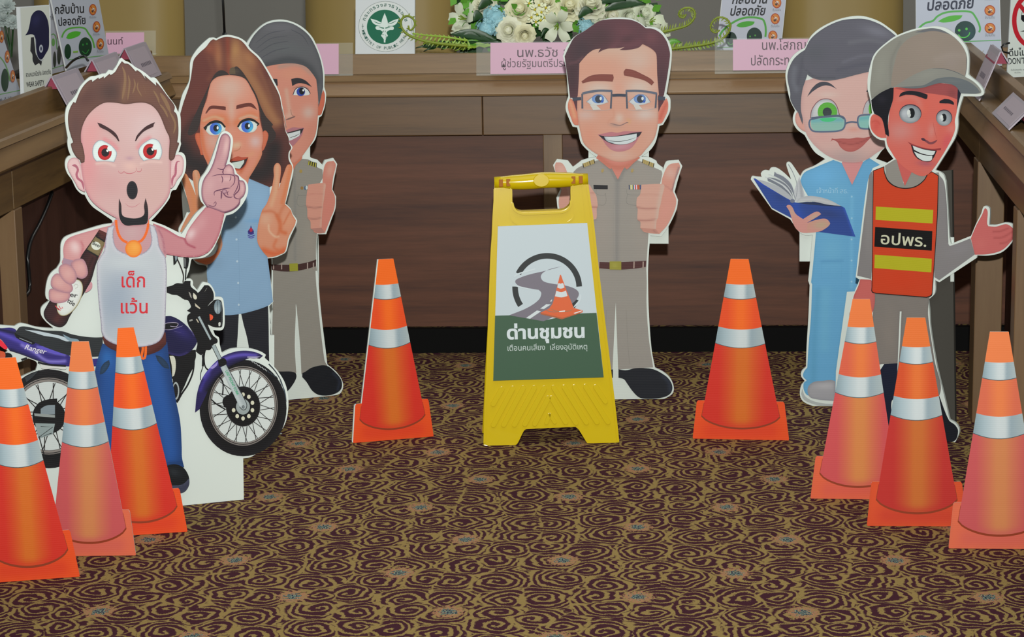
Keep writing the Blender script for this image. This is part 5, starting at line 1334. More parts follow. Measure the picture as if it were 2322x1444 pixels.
cone_board('deep orange cone board between the two pinkish ones at the right', (1965, 1193), (2150, 1194), 2079, 1193, 473, 114, top_dx=-2, slope=.005, pal=2)
cone_board('glare-tinted pinkish cone board nearest at the right edge of the carpet', (2150, 1244), (2322, 1245), 2266, 1245, 493, 116, top_dx=0, slope=.005, pal=1)
# ------------------------------------------------------------------ yellow A-frame sign
frame('a', 1090, 380, 1420, 620, 1986); frame('b', 1090, 490, 1420, 870, 1254); frame('c', 1080, 840, 1420, 1030, 2322)
M_YEL = new_mat('yellow_plastic', '#c8ab08', 0.17, 0.45)
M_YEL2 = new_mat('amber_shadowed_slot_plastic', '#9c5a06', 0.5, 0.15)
M_LABEL = print_mat('satin_label', 0.5, False)
LEAN = math.radians(5.5)
spl = Plane((1098, 1011), (1403, 1004), LEAN)
mid = (spl.A + spl.B) / 2
sroot = empty('floor_sign', (mid.x, mid.y, 0), 'yellow plastic folding floor sign with a road and cone poster, standing at the centre', 'sign')
ys = Sheet(sroot, spl, 0.0068, M_LABEL)
ys.use('a')
PANEL = ("@a 185,280 185,150* 410,150* 430,300 435,480 455,540 500,585 560,600* 1090,582* 1160,560 1210,510 1225,450 1225,300 1235,120* 1462,120* 1472,230 1540,750 1620,1440 "
         "@c 2090,0 2150,500 2212,1090 2200,1125 2175,1137* 1740,1135 1715,1120 1590,920 1540,872* 780,908 740,930 630,1140 570,1180* 150,1192 118,1165 113,1130* 135,600 155,100 @b 85,600 100,50")
ys.off = 0.0
front = ys.board(PANEL, thick=0.012, mat=M_YEL, name='front_leaf')
front.data.name = 'front_leaf'
# raised flanges down both sides, lip of the hand hole, ribs
def relief(pts, fr, h, name, w=None, mat=None):
    if w is None:
        return ys.board(pts, thick=h, back=-h, mat=mat or M_YEL, name=name)
    P, C = parse(pts, fr); Lc = curve(P, C, False)
    T = np.gradient(Lc, axis=0); T /= np.hypot(T[:, 0], T[:, 1])[:, None]
    N = np.stack([-T[:, 1], T[:, 0]], 1) * w / 2
    return ys.board('', raw=np.vstack([Lc + N, (Lc - N)[::-1]]), thick=h, back=-h, mat=mat or M_YEL, name=name)
relief("@a 192,290 185,700 @b 95,300 80,700 55,1400 @c 140,600 128,1120", 'a', 0.004, 'flange', 5)
relief("@a 1455,250 1530,750 1600,1400 @c 2080,100 2140,600 2198,1100", 'a', 0.004, 'flange', 5)
relief("@a 258,280 240,790", 'a', 0.0025, 'stile_ridge', 3)
relief("@a 410,270 405,640 430,720 500,770", 'a', 0.0025, 'stile_ridge', 3)
relief("@a 1385,230 1440,750", 'a', 0.0025, 'stile_ridge', 3)
relief("@a 1255,240 1275,620 1250,700 1190,745", 'a', 0.0025, 'stile_ridge', 3)
relief("@a 432,480 455,560 510,610 580,630 1080,612 1170,585 1225,520 1232,450", 'a', 0.006, 'hand_hole_lip', 5)
def rib(x0, y0, x1, y1, w=78):
    k = FR['c'][2]
    p, q = np.array([FR['c'][0] + x0 / k, FR['c'][1] + y0 / k]), np.array([FR['c'][0] + x1 / k, FR['c'][1] + y1 / k])
    d = (q - p) / np.linalg.norm(q - p); n_ = np.array([-d[1], d[0]]) * w / k / 2
    a0 = math.atan2(n_[1], n_[0]); r = np.linalg.norm(n_)
    L = [q + r * np.array([math.cos(a0 - t), math.sin(a0 - t)]) for t in np.linspace(0, math.pi, 9)]
    L += [p + r * np.array([math.cos(a0 + math.pi - t), math.sin(a0 + math.pi - t)]) for t in np.linspace(0, math.pi, 9)]
    o_ = ys.board('', raw=np.array(L), thick=0.0048, back=-0.0045, mat=M_YEL, name='rib')
    bb = o_.modifiers.new('soft_edge', 'BEVEL'); bb.width = 0.0040; bb.segments = 3; bb.limit_method = 'ANGLE'; bb.angle_limit = 1.0
for q_ in ((395, 290, 262, 520), (565, 280, 265, 845), (730, 270, 425, 840), (900, 270, 590, 840), (1055, 275, 752, 830), (1115, 430, 905, 825), (1200, 265, 1545, 810), (1365, 260, 1705, 805), (1525, 255, 1870, 800), (1695, 250, 2040, 800), (1850, 255, 2000, 480), (1170, 430, 1385, 800)):
    rib(*q_)
rib(1130, 690, 1085, 810, 60); rib(1150, 690, 1215, 800, 60)
# poster on the front leaf
ys.off = 0.0
ys.board("@b 148,88* 918,58* 1060,1388* 108,1418*", thick=0.003, back=-0.0065, name='poster_board', sharp=True)
ys.off = 0.0066
ys.use('b', 'poster_print')
ys.poly("148,88* 918,58* 1060,1388* 108,1418*", '#b7c1c7', sharp=True)
ys.poly("124,857* 245,854* 540,900* 830,838* 998,833* 1060,1388* 108,1418*", '#305038', sharp=True)
def arc(a0, a1, w=49):
    pts = ' '.join('%f,%f' % (573 + 276 * math.cos(math.radians(t)), 616 + 274 * math.sin(math.radians(t))) for t in np.linspace(a0, a1, 24))
    ys.stroke(pts, w, '#1a1e20')
arc(206, 358); arc(182, 146); arc(22, 37, 40)
ys.poly("245,854* 400,790 500,720 522,660 500,635* 440,625 340,605 297,562 340,530 430,500 560,470 700,432* 600,455 540,485 518,520 540,560 620,582 740,600 820,630 846,665 830,710 780,760 700,820 600,880 540,905*", '#6f6873')
ys.stroke("290,520 330,495 470,455", 12, '#c0c9ce'); ys.stroke("272,590 300,600 440,632", 10, '#c0c9ce', taper=True)
ys.poly("390,878* 485,812* 520,820* 425,884*", '#c5cccf'); ys.poly("513,797* 565,758* 605,760* 545,800*", '#c5cccf'); ys.poly("596,735* 615,715* 612,735*", '#c5cccf')
ys.stroke("865,670 850,730 800,785", 16, '#c0c9ce', taper=True)
ys.poly("515,832* 590,795* 620,750 660,600 683,506* 692,506* 740,640 790,760 800,790* 878,812* 878,828* 702,888* 518,845*", '#cf5a2a')
ys.poly("515,832* 702,876* 878,825* 700,889* 520,846*", '#a3542c')
ys.stroke("600,795 640,815 700,822 770,815 800,800", 8, '#9c6a4a', taper=True); ys.stroke("545,802 600,822 660,828", 6, '#8a6a5c', taper=True)
ys.poly("675,818* 728,812* 725,822* 678,826*", '#d7dadb'); ys.poly("800,835* 870,812* 870,820* 812,840*", '#d7dadb')
ys.poly("660,615* 670,578 690,582 708,576 722,615* 690,625", '#c5cccf'); ys.poly("640,690* 652,642* 695,655 735,640* 748,688* 695,700", '#c5cccf')
ys.use('b', 'poster_lettering')
ys.text("ด่านชุมชน", 226, 1058, 896, 1042, 150, '#c7cfd2', bold=.035)
ys.text("เตือนคนเสี่ยง  เลี่ยงอุบัติเหตุ", 232, 1160, 918, 1146, 68, '#b9c3c0', bold=.002)
ys.finish()
# hinge bar
bm = bmesh.new()
xs = [185, 300, 420, 560, 700, 830, 950, 1080, 1220, 1340, 1462]
cy = [205, 200, 200, 196, 185, 172, 168, 168, 165, 160, 155]
rr = [.0135, .0138, .0165, .0178, .0185, .0188, .0185, .0178, .0165, .0138, .0135]
pts_ = []
for x, y in zip(xs, cy):
    pts_.append(spl.hit(FR['a'][0] + x / FR['a'][2], FR['a'][1] + y / FR['a'][2], -0.006))
add_tube(bm, pts_, rr, 20)
bm_obj('hinge_bar', bm, M_YEL, sroot, smooth=False, bevel=0.0)
bar = [o_ for o_ in sroot.children if o_.name.startswith('hinge_bar')][0]
for p_ in bar.data.polygons: p_.use_smooth = len(p_.vertices) == 4
bm = bmesh.new()
c0 = spl.hit(FR['a'][0] + 828 / FR['a'][2], FR['a'][1] + 176 / FR['a'][2], 0.0150)
ring = [c0 + spl.x * (.0185 * math.cos(t)) + spl.up * (.0150 * math.sin(t)) for t in np.linspace(0, 2 * math.pi, 32, endpoint=False)]
add_prism(bm, ring, -spl.n * 0.012)
bm_obj('thumb_disc', bm, M_YEL, sroot, bevel=0.0015)
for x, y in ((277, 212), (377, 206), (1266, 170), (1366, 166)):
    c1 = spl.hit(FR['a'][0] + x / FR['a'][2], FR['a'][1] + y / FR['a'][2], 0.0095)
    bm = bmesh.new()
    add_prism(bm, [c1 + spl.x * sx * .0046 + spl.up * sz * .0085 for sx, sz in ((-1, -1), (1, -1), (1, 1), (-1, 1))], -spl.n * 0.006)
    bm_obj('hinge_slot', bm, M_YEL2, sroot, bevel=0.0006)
# rear leaf: the front leaf mirrored through the hinge
hn = Vector((spl.n.x, spl.n.y, 0)).normalized()
hp = pts_[5]
me = front.data.copy(); me.name = 'rear_leaf'
bw = parent_base(sroot)
for v_ in me.vertices:
    w_ = v_.co + bw
    d_ = (w_ - hp).dot(hn)
    v_.co = w_ - hn * (2 * d_) - bw
me.flip_normals()
rl = link(bpy.data.objects.new('rear_leaf', me)); rl.parent = sroot
for o_ in (front, rl):
    bb = o_.modifiers.new('soft_edge', 'BEVEL'); bb.width = 0.0015; bb.segments = 2; bb.limit_method = 'ANGLE'; bb.angle_limit = 1.0
# ------------------------------------------------------------------ chairs, wall side
M_LEATHER = wall_mat('beige_leatherette', '#8d7644', '#97804c')
M_LEATHER.node_tree.nodes['Principled BSDF'].inputs['Roughness'].default_value = 0.45
M_DARK = new_mat('dark_grey_plastic', '#1d1d20', 0.45, 0.4)
def rounded_slab(bm, w, h, d, r, at, tilt=0.0, bulge=0.02, n=10):
    """cushion centred at (0,0) with bottom at z=0; grid front and back"""
    V = {}
    def P(u, v, side):
        # superellipse outline
        x = (u * 2 - 1); y = (v * 2 - 1)
        k = 1.0
        rr_ = max(abs(x), abs(y))
        L = (abs(x) ** 5 + abs(y) ** 5) ** 0.2
        f = rr_ / L if L > 1e-6 else 1
        X, Z = x * f * w / 2, y * f * h / 2 + h / 2
        e = 1 - rr_ ** 4
        Y = side * (d / 2) * (0.35 + 0.65 * e ** 0.5 if e > 0 else 0.35) + (bulge * side * e)
        p = Vector((X, Y, Z))
        p.y += math.sin(tilt) * p.z; p.z *= math.cos(tilt)
        return p + Vector(at)
    for s in (-1, 1):
        for i in range(n + 1):
            for j in range(n + 1):
                V[s, i, j] = bm.verts.new(P(i / n, j / n, s))
    for s in (-1, 1):
        for i in range(n):
            for j in range(n):
                f = [V[s, i, j], V[s, i + 1, j], V[s, i + 1, j + 1], V[s, i, j + 1]]
                bm.faces.new(f if s < 0 else f[::-1])
    for i in range(n):
        bm.faces.new((V[-1, i, 0], V[1, i, 0], V[1, i + 1, 0], V[-1, i + 1, 0]))
        bm.faces.new((V[-1, i, n], V[-1, i + 1, n], V[1, i + 1, n], V[1, i, n]))
        bm.faces.new((V[-1, 0, i], V[-1, 0, i + 1], V[1, 0, i + 1], V[1, 0, i]))
        bm.faces.new((V[-1, n, i], V[1, n, i], V[1, n, i + 1], V[-1, n, i + 1]))


def copy_tree(o, parent=None):
    c = o.copy(); scene.collection.objects.link(c); c.parent = parent
    for ch in list(o.children): copy_tree(ch, c)
    return c


def make_chair(x, y, w, label):
    t = empty('office_chair', (x, y, 0), label, 'chair', 'beige office chairs behind the back desk')
    bm = bmesh.new(); rounded_slab(bm, w, 0.62, 0.09, 0.05, (x, y, 0.50), 0.10); bm_obj('backrest', bm, M_LEATHER, t, smooth=True)
    bm = bmesh.new(); rounded_slab(bm, w, 0.50, 0.10, 0.05, (0, 0, 0), 0.0)
    bmesh.ops.rotate(bm, verts=bm.verts, cent=(0, 0, 0), matrix=Matrix.Rotation(math.radians(90), 3, 'X'))
    bmesh.ops.translate(bm, verts=bm.verts, vec=(x, y - 0.03, 0.44)); bm_obj('seat', bm, M_LEATHER, t, smooth=True)
    bm = bmesh.new(); add_tube(bm, [(x, y - .25, .09), (x, y - .25, .40)], .028, 12); bm_obj('gas_column', bm, M_DARK, t)
    for k in range(5):
        a = 2 * math.pi * k / 5 + .3
        c = Vector((x + .27 * math.cos(a), y - .25 + .27 * math.sin(a), .06))
        bm = bmesh.new(); add_tube(bm, [(x, y - .25, .10), c], [.022, .014], 8); lg = bm_obj('leg', bm, M_DARK, t)
        bm = bmesh.new(); add_tube(bm, [c + Vector((-.012, 0, -.032)), c + Vector((.012, 0, -.032))], .027, 12)
        bm_obj('caster', bm, M_BLACK, lg)
    for s in (-1, 1):
        bm = bmesh.new(); add_tube(bm, [(x + s * (w / 2 + .02), y - .02, .50), (x + s * (w / 2 + .03), y - .06, .68), (x + s * (w / 2 + .03), y - .32, .68), (x + s * (w / 2 + .02), y - .30, .46)], .016, 8)
        bm_obj('armrest', bm, M_BLACK, t, smooth=True)
    return t
CY = 7.55
def cx_at(px): return at_y(px, 60, CY).x
make_chair(cx_at(244), CY, .47, 'beige office chair behind the back desk, leftmost')
make_chair(cx_at(862), CY, .47, 'beige office chair behind the back desk, beside the ministry plaque')
make_chair(cx_at(1912), CY, .37, 'beige office chair behind the back desk, above the grey haired person with the book')

# ------------------------------------------------------------------ plaque of the ministry
frame('d', 780, 0, 1300, 180, 2322)
def plaque(name, label, cat, a, b, z, lean=0.0, group=None, thick=0.006, outline=None, mat=None, off=0.0):
    pl = Plane(a, b, lean, z)
    pl.A.z = z
    m = (pl.A + pl.B) / 2
    root = empty(name, (m.x, m.y, z), label, cat, group)
    s = Sheet(root, pl, 0.0, M_POSTER)
    return s
M_POSTER = print_mat('printed_poster', 0.4, False)
M_WHITE = new_mat('white_acrylic', '#cfd2d4', 0.3, 0.5)
s = plaque('plaque', 'white square plaque with a green round winged staff emblem on the desk lip', 'plaque', (806, 122), (941, 121.5), 0.8155)
s.board("@d 115,552* 118,-60* 718,-60* 716,548*", thick=0.010, mat=M_WHITE, sharp=True, name='plate')
s.use('d', 'printed_emblem')
s.ell(420, 268, 272, 256, '#57655f'); s.ell(420, 268, 269, 253, '#d3d6d4'); s.ell(412, 272, 184, 180, '#cfd8d2'); s.ell(412, 272, 180, 174, '#14654a')
W_ = '#d5e0da'
s.poly("268,188* 330,205 380,230* 385,200 412,132* 438,200 445,235* 500,205 556,188* 530,240 490,262 450,262 440,270* 500,270 500,300 460,305 430,330 445,360 430,380 412,435* 395,385 375,360 392,330 370,305 330,300 320,270 380,265* 330,255 295,235", W_)
s.stroke("350,270 400,285 470,275", 10, '#14654a', taper=True); s.stroke("380,240 345,235 300,215", 6, '#14654a', taper=True); s.stroke("440,245 480,235 530,210", 6, '#14654a', taper=True); s.ell(412, 318, 12, 12, '#14654a'); s.ell(412, 350, 10, 8, '#14654a'); s.stroke("400,310 380,340 430,370 400,400", 4, '#14654a'); s.poly("407,145* 417,145* 420,430* 404,430*", W_)
s.use('d', 'printed_lettering')
def arc_text(s_, items, cx, cy, rx, ry, a0, a1, em, col, wd, flip=False, bold=.01):
    for k, ch in enumerate(items):
        a = math.radians(a0 + (a1 - a0) * k / (len(items) - 1))
        px, py = cx + rx * math.cos(a), cy + ry * math.sin(a)
        t = np.array([-math.sin(a), math.cos(a)]) * (-1 if flip else 1)
        if ch != ' ':
            s_.text(ch, px - t[0] * wd / 2, py - t[1] * wd / 2, px + t[0] * wd / 2, py + t[1] * wd / 2, em, col, bold=bold)
arc_text(s, ["ก", "ร", "ะ", "ท", "ร", "ว", "ง", "ส", "า", "ธ", "า", "ร", "ณ", "สุ", "ข"], 415, 268, 208, 203, 200, 342, 50, '#24594b', 26)
arc_text(s, list("MINISTRY OF PUBLIC HEALTH"), 415, 268, 238, 232, 168, 12, 40, '#3a5f55', 20, flip=True)
s.stroke("190,240 190,290", 4, '#3a5f55'); s.stroke("180,265 200,265", 4, '#3a5f55')
s.finish()

# ------------------------------------------------------------------ acrylic name plates with pink paper
def glass_mat(name, col='#f2fbf6', a=0.07):
    m = new_mat(name, col, 0.06, 0.5)
    b = m.node_tree.nodes['Principled BSDF']
    b.inputs['Alpha'].default_value = a
    return m
M_ACR = glass_mat('clear_acrylic')
def name_plate(label, z, y_base, x0, x1, ytop, px0, px1, pyt, pyb, lines):
    s = plaque('name_plate', label, 'name plate', (x0, y_base), (min(x1, x0 + 300), y_base - 0.01 * min(x1 - x0, 300)), z, math.radians(4), 'pink name plates on the back desk')
    pl = s.pl
    s.board('', raw=[(x0, ytop), (x1, ytop - .008 * (x1 - x0)), (x1, y_base - .01 * (x1 - x0)), (x0, y_base)], thick=0.003, mat=M_ACR, name='clear_stand', sharp=True)
    k = lambda x: -.009 * (x - x0)
    s.off = 0.0006
    s.use(None, 'pink_paper')
    s.poly('', '#c99cb2', raw=[(px0, pyt + k(px0)), (px1, pyt + k(px1)), (px1, pyb + k(px1)), (px0, pyb + k(px0))])
    s.use(None, 'printed_lettering')
    for (t, a, b, y, em) in lines:
        s.text(t, a, y + k(a), b, y + k(b), em, '#4b3240', bold=.004)
    s.finish()
    # foot of the stand
    bm = bmesh.new()
    q0 = pl.hit(x0, y_base, -0.003); q1 = pl.hit(x1, y_base - .01 * (x1 - x0), -0.003); q0.z = q1.z = z
    add_prism(bm, [q0, q1, q1 + Vector((0, .018, 0)), q0 + Vector((0, .018, 0))], (0, 0, .003))
    bm_obj('foot', bm, M_ACR, s.root)
LZ = 0.7635
name_plate('pink name plate in a clear stand, left of the head of the man with glasses', LZ, 171.5, 1080, 1520, 95, 1112, 1490, 97.5, 168,
           [("นพ.ธวัช สุนทราจารย์", 1173, 1420, 130, 29), ("ผู้ช่วยรัฐมนตรีประจำกระทรวงสาธารณสุข", 1137, 1470, 153, 24)])
name_plate('pink paper name plate in a clear stand, right of the flowers', LZ, 167.5, 1621, 2010, 87, 1662, 1970, 90, 160,
           [("นพ.โสภณ เมฆธน", 1728, 1905, 114, 31), ("ปลัดกระทรวงสาธารณสุข", 1703, 1930, 149, 31)])
name_plate('pink paper name plate in a clear stand, right of the grey haired khaki man', LZ, 174, 540, 800, 99, 560, 768, 101, 170, [])
name_plate('pink name plate in a clear stand at the left corner, behind the lilac tents', 0.8155, 125.5, 238, 353, 70, 240, 327, 74, 122, [("นนท์", 244, 279, 101, 21)])

# ------------------------------------------------------------------ small safety posters
frame('e', 1380, 0, 1860, 180, 2322); frame('f', 0, 0, 420, 260, 2322); frame('g', 2082, 0, 2322, 240, 1444)
def icon(s, cx, cy, r, ry=None, cap=None):
    ry = ry or r
    s.ell(cx, cy, r, ry, '#a8401f'); s.ell(cx, cy, r * .84, ry * .84, '#cf8038')
    s.poly("%f,%f %f,%f %f,%f %f,%f" % (cx - r * .2, cy - ry * .3, cx + r * .45, cy - ry * .15, cx + r * .35, cy + ry * .35, cx - r * .15, cy + ry * .25), '#d9d2c4')
    s.ell(cx - r * .1, cy + ry * .3, r * .28, ry * .22, '#4a3a34'); s.ell(cx + r * .3, cy + ry * .05, r * .12, ry * .1, '#4a3a34')
    s.stroke("%f,%f %f,%f" % (cx - r * .6, cy - ry * .6, cx + r * .6, cy + ry * .6), r * .14, '#a8401f', sharp=True)
    if cap: s.text(cap, cx - r * .9, cy + ry * 1.55, cx + r * .9, cy + ry * 1.5, r * .7, '#6d7078')
# right of the flowers
s = plaque('poster_stand', 'small white poster of a smiling green car standing right of the flowers', 'poster', (1628, 118), (1768, 117), 0.762, math.radians(-2), 'car safety posters on the desks')
s.board("@e 1180,560* 1255,-160* 1965,-170* 1890,560*", thick=0.004, mat=M_WHITE, sharp=True, name='card')
s.use('e', 'printed_text'); s.poly("@e 1186,555* 1262,-150* 1960,-160* 1884,555*", '#b9bccb', sharp=True)
s.text("กลับบ้าน", 1352, 40, 1735, 36, 145, '#23252c', bold=.025, shear=.2); s.text("ปลอดภัย", 1330, 170, 1710, 165, 140, '#23252c', bold=.025, shear=.2)
s.use('e', 'printed_car')
s.stroke("1215,400 1250,340 1330,270 1440,210 1550,190 1685,210 1715,260 1725,340 1720,405", 22, '#4ea040')
s.poly("1400,285* 1430,255 1520,232 1602,237* 1590,265 1530,290 1450,300", '#46a02e')
s.ell(1345, 435, 62, 85, '#12302a', grid=3); s.ell(1600, 400, 84, 98, '#12302a', grid=3); s.ell(1552, 400, 9, 10, '#4ea040'); s.ell(1608, 388, 9, 10, '#4ea040'); s.stroke("1550,435 1590,455 1640,430", 8, '#4ea040'); s.stroke("1300,455 1340,490 1380,460", 8, '#4ea040'); s.stroke("1190,520 1880,512", 7, '#5f9a58')
for cx_, cy_ in ((1845, 30), (1828, 205), (1802, 395)): icon(s, cx_, cy_, 50, 60, 'ดื่มไม่ขับ')
s.finish()
# far right, behind the cap
s = plaque('poster_stand', 'white poster of a smiling green car standing behind the beige cap', 'poster', (2077, 150), (2272, 150), 0.77, math.radians(-2), 'car safety posters on the desks')
s.board("@g -30,900* -35,-160* 1110,-165* 1145,900*", thick=0.004, mat=M_WHITE, sharp=True, name='card')
s.use('g', 'printed_text'); s.poly("@g -25,890* -30,-155* 1104,-160* 1138,890*", '#b7bccb', sharp=True)
s.text("กลับบ้าน", 180, -30, 760, -60, 200, '#2c3145', bold=.025, shear=.15); s.text("ปลอดภัย", 120, 145, 750, 108, 200, '#2c3145', bold=.025, shear=.15)
s.use('g', 'printed_car')
s.stroke("-30,440 40,355 110,310 200,285 260,225 360,175 520,155 720,165 780,230 830,330 845,400 830,440", 26, '#55a851')
s.poly("270,292* 350,245 460,212 605,208* 580,250 480,290 340,308", '#52ad3c')
s.ell(642, 425, 142, 140, '#173c38', ('b', 700, 470, 90, 90, 0, '#1c4350', .8), grid=3); s.ell(560, 413, 18, 18, '#56c04c'); s.ell(660, 395, 18, 18, '#56c04c'); s.stroke("548,470 580,505 640,510 690,480 705,440", 14, '#56c04c'); s.stroke("0,590 1130,548", 12, '#56a659')
for cx_, cy_ in ((972, -110), (978, 143), (980, 384)): icon(s, cx_, cy_, 74, 72, 'ขับไม่ดื่ม')
s.stroke("640,620 760,700 860,720 900,680", 20, '#a7a398', taper=True)
s.finish()
# right edge: no drinking sign
s = plaque('poster_stand', "white drink driving warning poster with a red ring at the right edge", 'poster', (2283, 178), (2335, 176), 0.78, 0.0, 'warning posters on the desks')
s.board("@g 1210,1060* 1275,-160* 1800,-170* 1790,1030*", thick=0.004, mat=M_WHITE, sharp=True, name='card')
s.use('g', 'printed_sign'); s.poly("@g 1216,1050* 1281,-150* 1794,-160* 1784,1025*", '#c9cfc9', sharp=True)
s.ell(1560, 280, 280, 380, '#b51f2c'); s.ell(1560, 280, 218, 318, '#c9cfc9'); s.poly("1340,60* 1380,20* 1780,500* 1740,540*", '#b51f2c')
s.stroke("1435,120 1410,200 1405,270", 6, '#222222'); s.poly("1405,205* 1480,205* 1560,205* 1540,280 1480,310 1415,280", '#16181c'); s.stroke("1480,300 1470,410", 12, '#16181c'); s.poly("1390,430* 1440,415* 1540,415* 1560,435*", '#16181c')
s.text("ดื่มไม่ขับ", 1243, 765, 1600, 750, 130, '#23282a', bold=.01); s.text("DON'T DRIVE", 1232, 875, 1680, 858, 118, '#23282a', bold=.01)
s.text("ขับขี่ปลอดภัย เคารพกฎจราจร", 1265, 965, 1600, 955, 30, '#44484a'); s.text("ดื่มไม่ขับ", 1315, 1000, 1400, 998, 26, '#44484a')
s.finish()
# left: helmet sign
s = plaque('poster_stand', 'white narrow poster of a dark blue motorcycle helmet on the left desk', 'poster', (54, 214), (119, 203), 0.80, 0.0, 'warning posters on the desks')
s.board("@f 300,1195* 245,88* 620,62* 662,1150*", thick=0.010, mat=M_WHITE, sharp=True, name='card')
s.use('f', 'printed_helmet'); s.poly("@f 306,1190* 256,98* 615,72* 655,1145*", '#c3c5bc', sharp=True)
s.poly("315,445* 350,390 375,290 390,210 430,150 485,128 540,150 590,230 612,330 615,450 610,600 570,680 530,740 510,745 460,700* 450,600 440,500 425,440 380,430 340,440", '#1d1d38', ('b', 450, 250, 60, 90, 20, '#2c2c50', .8), grid=3)
s.poly("388,470* 425,465* 440,600 455,690 520,760 525,780 515,825* 490,790* 440,820* 410,760 405,680 380,640*", '#2d2d31'); s.stroke("425,440 445,500 450,600 470,705 515,760 545,745", 7, '#9a9ea8'); s.ell(515, 610, 24, 50, '#a9adb6'); s.ell(515, 610, 10, 26, '#33334c')
s.text("สวมหมวกนิรภัย ปลอดภัย", 328, 965, 640, 925, 78, '#3c3e40', bold=.012); s.text("WEAR SAFETY", 335, 1092, 560, 1062, 88, '#2b2d30', bold=.014)
s.finish()
# left: car poster behind it, one edge-on, one at the frame edge
def car_poster(label, a, b, z, quad, pr):
    s = plaque('poster_stand', label, 'poster', a, b, z, 0.0, 'car safety posters on the desks')
    s.board(quad, thick=0.004, mat=M_WHITE, sharp=True, name='card')
    s.use('f', 'printed_text'); s.poly(quad, '#b6bac6', sharp=True)
    pr(s); s.finish()
def pr1(s):
    s.text("กลับบ้าน", 690, 175, 1055, 160, 150, '#26292f', bold=.02); s.text("ปลอดภัย", 735, 325, 1075, 300, 140, '#26292f', bold=.02)
    s.use('f', 'printed_car')
    s.stroke("775,470 800,410 850,365 950,345 1060,355 1110,420 1160,500 1185,600", 20, '#57a53c'); s.poly("830,475* 860,420 940,392 1015,400* 1000,440 930,475 860,490", '#4fae2e')
    s.ell(850, 645, 42, 95, '#123a25'); s.ell(1070, 590, 82, 122, '#123a25', grid=3); s.ell(1040, 560, 10, 14, '#2f8a3c'); s.ell(1090, 550, 10, 14, '#2f8a3c'); s.stroke("1030,640 1075,670 1115,620", 9, '#2f8a3c'); s.poly("915,642* 980,635* 980,658* 918,662*", '#7fae3c'); s.stroke("850,750 1100,718 1350,690", 9, '#6aa860')
    for cx_, cy_ in ((1165, 120), (1212, 335), (1258, 550)): icon(s, cx_, cy_, 46, 70, 'ดื่มไม่ขับ')
car_poster('white poster of a smiling green car beside the helmet poster on the left desk', (150, 162), (246, 139), 0.815, "@f 840,900* 600,-200* 1200,-230* 1375,745*", pr1)
def pr2(s):
    s.stroke("645,440 670,425 700,470 715,620", 14, '#5f9a58'); s.ell(668, 530, 22, 50, '#5fa34c'); s.ell(740, 690, 24, 120, '#27382f'); s.ell(685, 745, 20, 100, '#2d3c34')
    s.stroke("655,860 850,800", 9, '#6aa860'); icon(s, 735, 425, 20, 62); icon(s, 790, 650, 20, 62); s.text("กลับ", 640, 250, 690, 235, 90, '#50545c')
car_poster('steeply turned white car poster half hidden behind the helmet poster', (122, 172), (150, 163), 0.785, "@f 640,930* 630,-100* 665,60* 835,840* 835,880*", pr2)
def pr3(s):
    s.stroke("-60,700 -20,700 50,780 100,900 125,1020", 16, '#6a9a5a'); s.ell(62, 1005, 48, 145, '#21402c', grid=3); s.stroke("-60,1195 250,1132", 10, '#6aa860')
    for cx_, cy_ in ((20, 460), (92, 710), (160, 955)): icon(s, cx_, cy_, 30, 78)
    s.text("ดื่มไม่ขับ", 5, 1290, 180, 1245, 60, '#4a4650', bold=.01)
car_poster('white car poster cut by the left picture edge', (-20, 246), (52, 218), 0.79, "@f -200,1420* -200,100* 0,330* 265,1180* 275,1290* 0,1370*", pr3)

